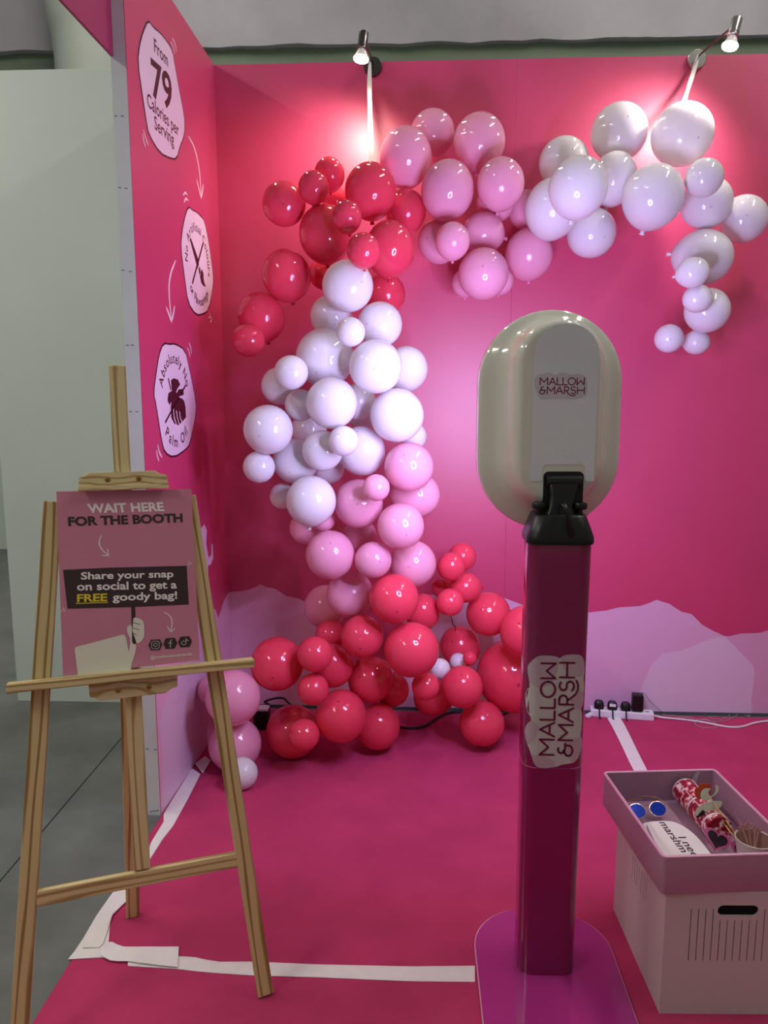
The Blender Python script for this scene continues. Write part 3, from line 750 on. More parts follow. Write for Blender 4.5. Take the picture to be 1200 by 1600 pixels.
# ------------------------------------------------------------------ white crate and pink tray
BA = math.radians(2); bX = Vector((math.cos(BA), math.sin(BA), 0)); bY = Vector((-bX.y, bX.x, 0)); BO = Vector((0.609, 1.684, 0.004))
BW, BD, BH = 0.315, 0.385, 0.331
CRATE = mat('crate_white', '#c6bab6', 0.5)
box = empty('storage_crate', BO + bX * BW / 2 + bY * BD / 2, 'white slotted storage crate standing on the carpet at right', 'crate')
FPn = Plane(BO, bX, (0, 0, 1)); LPn = Plane(BO + bY * BD, -bY, (0, 0, 1))
def slot(pl, x, y0, y1, w):
    a = pl.px(x, y0); b = pl.px(x, y1); xm_ = (a[0] + b[0]) / 2
    return rrect(xm_ - w / 2, b[1], xm_ + w / 2, a[1], w * .48, 2)
holes = []
xs_ = [1078, 1089.2, 1100.6, 1112.3, 1123.6, 1135, 1146.3, 1157.6, 1169, 1180.4, 1192.5]
fx = [FPn.px(x, 1460)[0] for x in xs_]; stp = (fx[-1] - fx[0]) / 10
zt0, zt1, zbm = FPn.px(1100, 1420)[1], FPn.px(1150, 1438)[1], FPn.px(1100, 1501)[1]
for i in range(14):
    x = fx[0] + stp * i; top = zt1 if 4 <= i <= 9 else zt0
    if x > BW - .03: break
    holes.append(rrect(x - .0012, zbm, x + .0012, top, .0011, 2))
ha, hb_ = FPn.px(1121, 1431), FPn.px(1186, 1415)
holes.append(rrect(ha[0], ha[1], hb_[0], hb_[1], (hb_[1] - ha[1]) * .48, 5))
MB().prism(FPn, [(0, 0), (BW, 0), (BW, BH), (0, BH)], -.005, 0, holes).build('front_panel', CRATE, box)
holes = []
for i in range(7):
    p = LPn.px(989 + 3.3 * i, 1345 + 6.5 * i); q = LPn.px(989 + 3.3 * i, 1365 + 6.5 * i)
    holes.append(rrect(p[0] - .002, 0.20, p[0] + .002, 0.27, .0019, 2))
MB().prism(LPn, [(0, 0), (BD - .005, 0), (BD - .005, BH), (0, BH)], -.005, 0, holes).build('side_panel', CRATE, box)
RPn = Plane(BO + bX * BW, bY, (0, 0, 1)); KPn = Plane(BO + bX * BW + bY * BD, -bX, (0, 0, 1))
MB().prism(RPn, [(.005, 0), (BD, 0), (BD, BH), (.005, BH)], -.005, 0).build('side_panel', CRATE, box)
MB().prism(KPn, [(.005, 0), (BW - .005, 0), (BW - .005, BH), (.005, BH)], -.005, 0).build('back_panel', CRATE, box)
MB().box(BO + bX * BW / 2 + bY * BD / 2 + Vector((0, 0, .004)), (BW - .011, BD - .011, .006), (bX, bY, Vector((0, 0, 1)))).build('bottom_panel', CRATE, box)

TA = math.radians(5.5); tX = Vector((math.cos(TA), math.sin(TA), 0)); tY = Vector((-tX.y, tX.x, 0)); TO = Vector((0.590, 1.668, 0))
TZ0, TZ1 = 0.3355, 0.435
def tp_(x, y, z): return TO + tX * x + tY * y + Vector((0, 0, z))
TRAYM = mat('tray_mauve', '#b08aa0', 0.42); RIMM = mat('tray_rim_pink', '#dca4c4', 0.4)
tray = empty('open_tray', tp_(.167, .207, TZ0), 'open mauve pink tray full of party props on the white crate', 'tray')
TW, TD, th = 0.337, 0.418, 0.006
def tring(i, z, r): return [tp_(p[0], p[1], z) for p in rrect(i, i, TW - i, TD - i, r, 5)]
MB().rings([tring(.002, TZ0, .012), tring(0, TZ0 + .003, .014), tring(0, TZ1 - .004, .014), tring(th, TZ1 - .004, .009), tring(th, TZ0 + .006, .009)]).build('tray_body', TRAYM, tray, smooth=True)
rr = MB().rings([tring(-.0012, TZ1 - .004, .015), tring(-.001, TZ1 - .001, .015), tring(.0005, TZ1, .014), tring(th - .0005, TZ1, .009), tring(th + .001, TZ1 - .001, .008), tring(th + .001, TZ1 - .004, .008), tring(-.0012, TZ1 - .004, .015)], False, False)
rr.build('tray_rim', RIMM, tray, smooth=True)
TKP = Plane(tp_(0, TD - th - .0004, 0), tX, (0, 0, 1))
MB().flat(TKP, [TKP.px(*p) for p in ((1091, 1203), (1096, 1203), (1090, 1215), (1086, 1226), (1080, 1222), (1086, 1208))], 0.0004).build('sticky_tape', mat('clear_tape', '#d3bccb', 0.15), tray)
ZF = TZ0 + .0065

# card on top, second card under it
def tflat(z): return Plane(tp_(0, 0, z), tX, tY)
CARDM = mat('card_white', '#f0ecee', 0.5); INK = mat('ink_black', '#17131a', 0.5)
cz = 0.371
cardp = tflat(cz)
card = empty('speech_card', tp_(.11, .14, cz - .0025), 'white card with black words lying uppermost in the tray', 'card')
out = [(.034, .022), (.165, .022), (.172, .11), (.173, .160), (.170, .19), (.162, .222), (.148, .245), (.130, .256), (.082, .256), (.070, .252), (.064, .243), (.060, .225)]
MB().prism(cardp, smooth_poly(out[2:], 1, False)[0:] + out[:2], -.0022, 0).build('card_sheet', CARDM, card)
k = MB()
def cpx(x, y): return cardp.px(x, y)
def ctext(s, st, h, L):
    a = Vector(cpx(*st)); put_text(k, cardp, s, a, a + Vector((0, -L)), a + Vector((h, 0)), .0004, .012)
ctext('marshm', (1029.5, 1285), .021, .138); ctext('I nee', (1059, 1308), .021, .088)
k.build('lettering', INK, card)
card2 = MB().prism(tflat(.3645), [(.024, .026), (.15, .030), (.155, .235), (.14, .262), (.066, .262), (.052, .250), (.048, .22)], -.002, 0)
tag(card2.build('blank_card', CARDM, None, loc=tp_(.1, .14, .3625)), 'white card lying hidden beneath the worded card', 'card')
pad = MB().prism(tflat(.3620), rrect(.03, .03, .15, .20, .006), -(.3620 - ZF), 0)
tag(pad.build('prop_box', mat('kraft_dark', '#5a4550', .7), None, loc=tp_(.09, .11, ZF)), 'low box under the white cards in the tray', 'box')

def ring_pts(pl, c, r, n=28, sy_=1.0): return [pl.P(p) for p in circ(c, r, n, r * sy_)]
# blue round sunglasses lying at the tray's back left
gp = Plane(tp_(.095, .318, ZF + .026), (tX * .98 + tY * .10 + Vector((0, 0, .02))), (tY * .80 + Vector((0, 0, .60))))
sg = empty('sunglasses', tp_(.10, .32, ZF), 'round blue mirrored sunglasses with thin gold frame in the tray', 'sunglasses')
GOLD = mat('gold_wire', '#d9b48c', 0.25, metal=1.0); BLUE = mat('blue_mirror', '#1238c8', 0.08, metal=0.55, coat=0.5)
for cx_ in (-.030, .032):
    MB().prism(gp, circ((cx_, 0), .0235, 28, .0205), -.0008, .0008).build('lens', BLUE, sg, smooth=True)
    q = ring_pts(gp, (cx_, 0), .0240, 28, .875); MB().tube(q + [q[0]], .0011, 6).build('lens_frame', GOLD, sg, smooth=True)
MB().tube([gp.P((-.008, .010)), gp.P((.001, .013)), gp.P((.010, .010))], .0011, 6).build('bridge', GOLD, sg, smooth=True)
for cx_, s_ in ((-.054, -1), (.056, 1)):
    a = gp.P((cx_, .010))
    pts = [a, a + tY * .022 - tX * (s_ * .004) + Vector((0, 0, .006)), a + tY * .040 - tX * (s_ * .030) + Vector((0, 0, .006)), a + tY * .046 - tX * (s_ * .058) + Vector((0, 0, .001))]
    pts[-1] = pts[-1] if pts[-1].z > ZF + .003 else Vector((pts[-1].x, pts[-1].y, ZF + .004))
    MB().tube(smooth_poly3(pts), .0012, 6).build('temple', GOLD, sg, smooth=True)

# floral tube with white bands
def floral():
    m = bpy.data.materials.new('floral_print'); m.use_nodes = True
    nt = m.node_tree; b = nt.nodes['Principled BSDF']; b.inputs['Roughness'].default_value = .4
    tc = nt.nodes.new('ShaderNodeTexCoord'); v = nt.nodes.new('ShaderNodeTexNoise'); v.inputs['Scale'].default_value = 75; v.inputs['Detail'].default_value = 1.5
    nt.links.new(tc.outputs['Object'], v.inputs['Vector'])
    r = nt.nodes.new('ShaderNodeValToRGB'); r.color_ramp.interpolation = 'EASE'
    r.color_ramp.elements[0].position = .40; r.color_ramp.elements[0].color = lin('#8c0a25')
    r.color_ramp.elements[1].position = .50; r.color_ramp.elements[1].color = lin('#b3193c')
    e = r.color_ramp.elements.new(.58); e.color = lin('#e58aa0')
    e = r.color_ramp.elements.new(.64); e.color = lin('#f6e3e0')
    nt.links.new(v.outputs['Fac'], r.inputs['Fac']); nt.links.new(r.outputs['Color'], b.inputs['Base Color'])
    return m
ftr = .037; fa, fb = tp_(.238, .190, ZF + ftr), tp_(.240, .398, ZF + ftr)
ft = empty('floral_tube', tp_(.239, .29, ZF), 'red floral paper tube with white bands lying in the tray', 'tube')
fd = (fb - fa).normalized()
MB().lathe(fa, fd, [(ftr - .003, 0), (ftr, 0), (ftr, (fb - fa).length), (ftr - .003, (fb - fa).length)], 40).build('tube_body', floral(), ft, smooth=True)
for h in (.018, .105):
    MB().lathe(fa + fd * h, fd, [(ftr, 0), (ftr + .0006, .0002), (ftr + .0006, .0058), (ftr, .006)], 40, False, False).build('white_band', WHITEP, ft, smooth=True)
for ang in (58, 128):
    c_ = math.cos(math.radians(ang)) * (ftr + .0004); s2 = math.sin(math.radians(ang)) * (ftr + .0004)
    MB().tube([fa + tX * c_ + Vector((0, 0, s2)), fb + tX * c_ + Vector((0, 0, s2))], .0013, 6).build('white_seam', WHITEP, ft)
MB().lathe(fb - fd * .003, fd, [(ftr, 0), (ftr + .0009, .0003), (ftr + .0009, .0028), (ftr, .003)], 40, False, False).build('white_band', WHITEP, ft, smooth=True)

# heart shaped sunglasses leaning on the tube's near end
def heart(c, s):
    p = []
    for i in range(36):
        a = 2 * math.pi * i / 36
        x = 16 * math.sin(a) ** 3; y = 13 * math.cos(a) - 5 * math.cos(2 * a) - 2 * math.cos(3 * a) - math.cos(4 * a)
        p.append((c[0] + x * s * 1.28 / 17, c[1] + (y + 2) * s / 17))
    return p[::-1]
hc = at_y(1120, 1314, tp_(.23, .142, 0).y)
hx = (tX * .95 + Vector((0, 0, -.30))).normalized(); hy0 = Vector((0, 0, 1)) * .85 + tY * .5
hy = (hy0 - hx * hy0.dot(hx)).normalized()
hpl = Plane(hc, (hx * .8 - hy * .15), (hy * .8 + hx * .15))
hs = empty('heart_sunglasses', tp_(.24, .14, ZF), 'pink heart shaped sunglasses with dark lenses in the tray', 'sunglasses')
for cx_ in (0, .078):
    MB().prism(hpl, heart((cx_, 0), .031), -.0022, .0022, [heart((cx_, 0), .0245)[::-1]]).build('lens_frame', mat('heart_pink', '#d0609a', .3), hs, bevel=0)
    MB().prism(hpl, heart((cx_, 0), .0245), -.0006, .0006).build('lens', mat('smoke_lens', '#2b2029', .1), hs)
MB().tube([hpl.P((.034, .012)), hpl.P((.039, .014)), hpl.P((.044, .012))], .0022, 8).build('bridge', MATS['heart_pink'], hs, smooth=True)
a = hpl.P((.112, .010)); MB().tube([a, a + tY * .03 + Vector((0, 0, .012)), tp_(.30, .235, .408)], .0018, 6).build('temple', mat('heart_temple', '#b06a78', .3), hs, smooth=True)

# paper cup with little stems, and photo props on wooden sticks
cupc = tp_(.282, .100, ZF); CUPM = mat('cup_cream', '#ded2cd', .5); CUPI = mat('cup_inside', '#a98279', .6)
cup = empty('paper_cup', cupc, 'wide cream paper cup holding stems at the tray\'s right', 'cup')
MB().lathe(cupc, (0, 0, 1), [(.034, 0), (.040, .03), (.0455, .066), (.047, .069), (.0455, .070), (.0435, .067)], 40, True, False).build('cup_wall', CUPM, cup, smooth=True)
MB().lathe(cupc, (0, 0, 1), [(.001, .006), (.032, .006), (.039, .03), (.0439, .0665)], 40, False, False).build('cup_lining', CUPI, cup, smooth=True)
STEM = mat('stem_pink', '#c99a94', .5)
for i, (a_, l_) in enumerate(((100, .085), (60, .075), (30, .070), (140, .080))):
    b_ = cupc + Vector((0, 0, .012)); d_ = tX * math.cos(math.radians(a_)) * .33 + tY * .30 + Vector((0, 0, .9))
    e_ = b_ + d_ * l_
    s0 = MB().tube([b_, e_], .0016, 6)
    so = tag(s0.build('paper_pick', STEM, None, smooth=True, loc=b_), ['pink paper pick standing nearest the sticks in the cup', 'pink paper pick second from the left in the cup', 'pink paper pick at the cup\'s right near the photo edge', 'pink paper pick leaning furthest left in the cup'][i], 'pick', 'paper picks in the cup')
    pp_ = Plane(e_, tX, Vector((0, 0, 1)))
    MB().prism(pp_, [(-.010, -.012), (-.003, -.008), (.004, -.014), (.006, -.003), (.012, .004), (.003, .005), (-.001, .014), (-.006, .005), (-.013, .002)], -.0006, .0006).build('pick_top', mat('pick_rose', '#c98f92', .5), so)
STICK = wood_mat('skewer_wood', '#d3b078', '#b08a50', 1.0)
PCRE = mat('prop_cream', '#c9c6b4', .5); PORA = mat('prop_orange', '#b8401c', .5); PDK = mat('prop_dark', '#1d1714', .6)
def propz(b, t_, lab):
    r = empty('photo_prop', b, lab, 'photo prop', 'photo props on sticks')
    MB().tube([b, t_], .0022, 8).build('stick', STICK, r, smooth=True)
    return r
PYv = tp_(.22, .235, 0).y
prp = Plane(at_y(1112, 1262, PYv), tX, Vector((0, .25, 1)))
def z5(pts): return [prp.px(1040 + a / 7.5, 1190 + b / 7.5) for a, b in pts]
b_ = cupc + tX * -.012 + Vector((0, 0, .012))
r1 = propz(b_ + tX * .014 + tY * .008, prp.P(prp.px(1110, 1247), -.004), 'cream moustache photo prop backed by an orange scalloped shape')
MB().prism(prp, smooth_poly(z5([(350, 340), (375, 310), (405, 310), (410, 270), (450, 260), (490, 270), (545, 268), (548, 380), (520, 440), (450, 450), (370, 440)]), 1), -.0105, -.0085).build('orange_backing', PORA, r1)
MB().prism(prp, smooth_poly(z5([(412, 400), (430, 345), (480, 315), (545, 325), (505, 350), (510, 390), (545, 420), (600, 360), (585, 280), (620, 285), (632, 330), (600, 390), (555, 412), (530, 450), (480, 470), (430, 450)]), 1), -.0060, -.0042).build('cream_moustache', PCRE, r1)
r2 = propz(b_ + tX * .005 - tY * .006, prp.P(prp.px(1113, 1263), .0028), 'cream star shaped photo prop with dark edge')
MB().prism(prp, smooth_poly(z5([(325, 575), (400, 490), (480, 460), (560, 455), (662, 460), (620, 540), (560, 570), (520, 590), (430, 570), (440, 540), (400, 570), (345, 640)]), 1), .0052, .0070).build('cream_star', PCRE, r2)
MB().prism(prp, smooth_poly(z5([(325, 590), (400, 540), (450, 540), (455, 600), (400, 640), (350, 648)]), 1), .0032, .0048).build('dark_edge', PDK, r2)

# ------------------------------------------------------------------ sockets and cables at the back wall
pA, pB = on_floor(936, 1122), on_floor(1022, 1128.5); pA.z = pB.z = .004
sX = (pB - pA).normalized(); sY = Vector((-sX.y, sX.x, 0)); sL = (pB - pA).length
def spt(a, b, z): return pA + sX * a + sY * b + Vector((0, 0, z))
ax3 = (sX, sY, Vector((0, 0, 1)))
ps = empty('power_strip', spt(sL / 2, .03, 0), 'white four socket power strip on the carpet by the back wall', 'power strip')
MB().box(spt(sL / 2 - .02, .028, .018), (sL + .04, .056, .036), ax3).build('strip_body', WHITEP, ps, bevel=.005)
MB().box(spt(sL - .03, .025, .0366), (.014, .006, .0012), ax3).build('switch', BLACK, ps)
strip_cable = [spt(sL + .0, .03, .018), spt(sL + .04, .025, .012)] + [Vector((p.x, p.y, .009)) for p in (on_floor(1060, 1126), on_floor(1100, 1131), on_floor(1135, 1139), on_floor(1160, 1139), on_floor(1180, 1131), on_floor(1215, 1128), on_floor(1300, 1130))]
MB().tube(smooth_poly3(strip_cable), .0045, 8).build('strip_cable', WHITEP, ps, smooth=True)
for i, (x, lab) in enumerate(((934, 'black plug furthest left in the power strip'), (954, 'black plug with a white sticker, second in the power strip'), (974, 'black plug third in the power strip beside the adapter'))):
    c = spt((Vector((at_y(x, 1110, pA.y + .03).x, 0, 0)) - Vector((pA.x, 0, 0))).x / sX.x, .028, .036)
    pr = empty('mains_plug', c, lab, 'plug', 'black plugs in the power strip')
    MB().rings([[c + sX * p[0] + sY * p[1] + Vector((0, 0, z)) for p in rrect(-w_, -w_ * .85, w_, w_ * .85, w_ * .55, 5)] for z, w_ in ((.0005, .022), (.012, .0235), (.030, .021), (.038, .015))]).build('plug_body', BLACK, pr, smooth=True)
    if i == 1: MB().box(c + Vector((0, 0, .026)) - sY * .0205, (.030, .0012, .014), (sX, (sY + Vector((0, 0, -.2))).normalized(), Vector((0, 0, 1)))).build('plug_sticker', WHITEP, pr)
    e0 = c - sY * .018 + Vector((0, 0, .010)); g0 = c - sY * (.042) ; g0.z = .009
    MB().tube(smooth_poly3([e0, e0 - sY * .014 + Vector((0, 0, -.012)), g0, g0 - sY * .012 + sX * .004]), .0036, 8).build('plug_cord', BLACK, pr, smooth=True)
ac = spt((at_y(994, 1110, pA.y).x - pA.x) / sX.x, .028, .037)
adp = empty('power_adapter', ac, 'tall black box adapter plugged into the power strip', 'adapter')
MB().box(ac + Vector((0, 0, .043)), (.052, .042, .084), ax3).build('adapter_body', BLACK, adp, bevel=.005)
aw = [ac + Vector((0, 0, .0855)) + sX * .01, ac + Vector((0, 0, .095)) + sX * .025] + [at_y(1010, 1088, 3.49), at_y(1018, 1098, 3.49), at_y(1034, 1112, 3.49)]
MB().tube(smooth_poly3([Vector(p) for p in aw]), .0014, 6).build('adapter_wire', mat('grey_wire', '#6f6570', .4), adp, smooth=True)
WIRE = mat('thin_grey_wire', '#a89a96', .4)
def fwire(pts, lab, r=.0016):
    q = [on_floor(*p) for p in pts]
    for v in q: v.z = .0062
    q = smooth_poly3(q, 3)
    for i, v in enumerate(q): v.z = .0062 + .004 * (0.5 + 0.5 * math.sin(i * .9))
    o = MB().tube(q, r, 6).build('thin_wire', WIRE, None, smooth=True, loc=q[0]); tag(o, lab, 'wire', 'thin wires along the back wall')
fwire([(1036, 1119), (1060, 1122), (1090, 1126), (1120, 1131), (1140, 1127), (1155, 1117), (1160, 1118), (1172, 1122)], 'thin grey wire running along the wall foot right of the strip')
fwire([(1085, 1133), (1092, 1125), (1112, 1128), (1124, 1138), (1110, 1141), (1090, 1138), (1085, 1133)], 'thin grey wire loop lying below the white cable')
fwire([(1102, 1118), (1112, 1115), (1130, 1114), (1142, 1118), (1136, 1125), (1118, 1127), (1105, 1122)], 'thin grey wire loop lying against the wall foot')
fwire([(1168, 1122), (1180, 1114), (1194, 1113), (1206, 1118), (1215, 1126)], 'thin grey wire arching at the photo\'s right edge')
usb = [on_floor(917, 1124), on_floor(930, 1116)]
for v in usb: v.z = .014
ud = (usb[1] - usb[0]); ux = ud.normalized(); uo = MB().box(usb[0].lerp(usb[1], .5), (ud.length, .022, .014), (ux, Vector((-ux.y, ux.x, 0)), Vector((0, 0, 1)))).build('tape_tag', WHITEP, None, bevel=.003, loc=(usb[0].x, usb[0].y, .006))
tag(uo, 'short white wrapped tape end left of the power strip', 'tape')

# black cable and black socket block behind the balloons
cab = [on_floor(585, 1139), on_floor(622, 1139), on_floor(645, 1142), on_floor(665, 1138), on_floor(680, 1127), on_floor(697, 1117), on_floor(720, 1115), on_floor(780, 1122), on_floor(797, 1114)]
for v in cab: v.z = .011
tag(MB().tube(smooth_poly3(cab), .006, 8).build('black_cable', BLACK, None, smooth=True, loc=cab[0]), 'black cable on the carpet under the red balloons', 'cable')
cab = [on_floor(408, 1118), on_floor(420, 1118)] + [at_y(410, 1097, 3.46), at_y(428, 1091, 3.46), at_y(444, 1090, 3.45), at_y(450, 1098, 3.42), at_y(470, 1112, 3.42)]
cab[0].z = cab[1].z = .011
cab[0] = Vector((-0.72, 3.42, .012)); cab[1] = Vector((-.71, 3.45, .05))
tag(MB().tube(smooth_poly3(cab), .0055, 8).build('black_cable', BLACK, None, smooth=True, loc=cab[0]), 'black cable arching over the wall foot at far left', 'cable')
sb = on_floor(415, 1150); sb.z = .004; sb.y = 3.28; sb.x = -.715
sbo = empty('socket_block', sb, 'black socket block on the carpet between pink and red balloons', 'socket')
MB().box(sb + Vector((0, 0, .045)), (.07, .06, .088)).build('block_body', BLACK, sbo, bevel=.006)
MB().box(sb + Vector((.008, -.0005, .096)), (.05, .05, .012)).build('block_label', WHITEP, sbo, bevel=.003)

tie = [at_y(703, 962, 3.12), at_y(707, 968, 3.12), at_y(706, 974, 3.13), at_y(712, 980, 3.13), at_y(711, 986, 3.14)]
tag(MB().tube(smooth_poly3(tie), .0022, 6).build('cord_tie', BLACK, None, smooth=True, loc=tie[0]), 'thin dark twisted cord dangling below the small red balloon bunch', 'cord')

# ------------------------------------------------------------------ tape on the floor
def tape(name, left, right, lab, z0=.0055, amp=.002, s=None, seed=1):
    rnd = random.Random(seed)
    if s: left = z1(left, *s); right = z1(right, *s)
    def rs(pts, n):
        P_ = [on_floor(*p) for p in pts]; d = [0]
        for a, b in zip(P_, P_[1:]): d.append(d[-1] + (b - a).length)
        o = []
        for i in range(n):
            t_ = d[-1] * i / (n - 1); j = max(k for k in range(len(d)) if d[k] <= t_ + 1e-9); j = min(j, len(P_) - 2)
            o.append(P_[j].lerp(P_[j + 1], (t_ - d[j]) / max(1e-9, d[j + 1] - d[j])))
        return o
    n = 26; L, R = rs(left, n), rs(right, n); vs = []; m = 6
    for a, b in zip(L, R):
        for j in range(m):
            p = a.lerp(b, j / (m - 1)); p.z = z0 + amp * (0.5 + 0.5 * noise.noise((p.x * 30 + seed, p.y * 30, 0))) * (1 if 0 < j < m - 1 else .25); vs.append(p)
    top = len(vs); vs += [Vector((v.x, v.y, z0 - .0008)) for v in vs]
    fs = []
    for i in range(n - 1):
        for j in range(m - 1):
            q = (i * m + j, i * m + j + 1, (i + 1) * m + j + 1, (i + 1) * m + j); fs += [q, tuple(x + top for x in q[::-1])]
        for j in (0, m - 1):
            a, b = i * m + j, (i + 1) * m + j; fs.append((a, b, b + top, a + top))
    for i in (0, n - 1):
        for j in range(m - 1): a, b = i * m + j, i * m + j + 1; fs.append((a, b, b + top, a + top))
    c = L[0].copy(); c.z = 0
    o = MB().add(vs, fs).build(name, TAPE, None, smooth=True, loc=c, angle=60)
    bm = bmesh.new(); bm.from_mesh(o.data); bmesh.ops.recalc_face_normals(bm, faces=bm.faces[:]); bm.to_mesh(o.data); bm.free()
    return tag(o, lab, 'tape', 'white tape on the booth floor')
zs = (3.53, 100, 1180)
tape('floor_tape', [(705, 80), (550, 330), (550, 375), (480, 490), (470, 520), (472, 582)], [(752, 112), (680, 255), (602, 398), (545, 470), (505, 535), (474, 584)], 'long white tape running along the foot of the side wall', .0055, .003, zs, 2)
tape('floor_tape', [(722, 60), (778, 18)], [(766, 113), (810, 42)], 'folded white tape end at the side wall by the pink balloons', .0105, .003, zs, 3)
tape('floor_tape', [(350, 738), (282, 755), (180, 900), (100, 1040), (104, 1078)], [(350, 815), (268, 895), (240, 985), (215, 1060), (190, 1078)], 'white tape along the carpet edge behind the easel stretcher', .0095, .003, zs, 4)
tape('floor_tape', [(100, 1030), (60, 1090), (22, 1136)], [(258, 900), (250, 1000), (240, 1125)], 'crumpled white tape wrapping the carpet corner by the easel', .0055, .003, zs, 5)
tape('floor_tape', [(200, 1075), (262, 1045), (292, 1062), (330, 1075), (480, 1075), (634, 1075)], [(205, 1125), (255, 1150), (300, 1155), (355, 1155), (480, 1172), (628, 1188)], 'short white tape overlapping the long strip at the carpet corner', .0105, .003, zs, 6)
tape('floor_tape', [(200.5, 1488), (278, 1497), (312, 1499), (334, 1506), (395, 1505.5), (500, 1510), (640, 1513), (742, 1512)], [(200, 1512), (278, 1517), (312, 1521), (334, 1523), (395, 1527), (500, 1530), (640, 1536), (742, 1537)], 'long white tape across the carpet from easel to booth base', .0055, .003, None, 7)
tape('floor_tape', [(949, 1124), (958, 1140), (968, 1160), (982, 1190), (993, 1212)], [(967, 1120), (976, 1135), (986, 1155), (998, 1180), (1012, 1208)], 'white tape strip running from the power strip towards the tray', .0065, .004, None, 8)

# ------------------------------------------------------------------ wall lamps and ribbons
BULBG = mat('bulb_glass', '#f4ede6', .3)
def lamp(base_px, top_px, bot_px, Y, aim, power, col, lab, met, arm_off):
    b = at_y(*base_px, D); tpv, bt = at_y(*top_px, Y), at_y(*bot_px, Y - .015)
    r = empty('wall_lamp', b, lab, 'lamp', 'spot lamps on the back wall')
    MB().lathe(b + Vector((0, -.0005, 0)), (0, -1, 0), [(.040, 0), (.040, .016), (.037, .020), (.001, .0205)], 32).build('wall_plate', met, r, smooth=True)
    ax = (bt - tpv).normalized(); L = (bt - tpv).length
    MB().lathe(tpv, ax, [(.001, 0), (.0185, .0), (.0195, .003), (.0195, L * .45), (.021, L * .47), (.021, L * .5), (.0195, L * .52), (.021, L * .54), (.021, L * .6), (.018, L * .62)], 24).build('socket', met, r, smooth=True, angle=30)
    MB().lathe(tpv + ax * (L * .62), ax, [(.014, 0), (.018, .008), (.027, L * .26), (.030, L * .33)], 24, True, False).build('bulb_body', BULBG, r, smooth=True)
    f0 = tpv + ax * (L * .95)
    MB().lathe(f0, ax, [(.030, -.001), (.029, .004), (.020, .008), (.001, .010)], 24).build('bulb_face', mat('bulb_lit', '#ffffff', .4, emit=22, ecol='#fff3e0'), r, smooth=True)
    MB().tube(smooth_poly3([b + Vector((0, -.02, 0)), b + Vector((0, -.03, .006)), b.lerp(tpv, .5) + Vector(arm_off), tpv + ax * (L * .2)]), .004, 8).build('arm', DARKSTEEL, r, smooth=True)
    ld = bpy.data.lights.new('bulb_light', 'SPOT'); ld.energy = power; ld.color = col; ld.spot_size = math.radians(130); ld.spot_blend = 1.0; ld.shadow_soft_size = .028
    lo = bpy.data.objects.new('bulb_light', ld); COL.objects.link(lo); lo.parent = r
    p = f0 + ax * .045; lo.location = p - b; lo.rotation_euler = (Vector(aim) - p).to_track_quat('-Z', 'Y').to_euler()
lamp((583, 106), (568.5, 51), (564, 94), 3.16, (-.42, 3.50, 2.35), LAMP1, (1.0, .82, .66), 'dark nickel spot lamp above the red balloons', DARKSTEEL, (0.004, 0, 0))
lamp((1087, 95), (1152, 29), (1140, 74), 3.16, (.95, 3.50, 2.45), LAMP2, (1.0, .93, .86), 'bright steel spot lamp on a long arm above the white balloons', STEEL, (0, 0, 0))

def ribbon(pts, w, lab, seed):
    P_ = smooth_poly3(pts, 2); n = len(P_); L, R = [], []
    for i, p in enumerate(P_):
        a = .5 * math.sin(i * .6 + seed); d = Vector((math.cos(a), math.sin(a), 0)) * (w / 2) * (.45 + .55 * min(1, i / (n * .3)))
        L.append(p - d); R.append(p + d)
    k = MB(); off = Vector((0, -.0006, 0))
    vs = L + R + [p + off for p in L] + [p + off for p in R]; fs = []
    for i in range(n - 1):
        fs += [(i, i + 1, n + i + 1, n + i), (2 * n + i, 3 * n + i, 3 * n + i + 1, 2 * n + i + 1), (i, 2 * n + i, 2 * n + i + 1, i + 1), (n + i, n + i + 1, 3 * n + i + 1, 3 * n + i)]
    o = k.add(vs, fs).build('hanging_ribbon', mat('ribbon_white', '#efe6dd', .5), None, smooth=True, loc=P_[0]); tag(o, lab, 'ribbon', 'ribbons holding up the balloon arch')

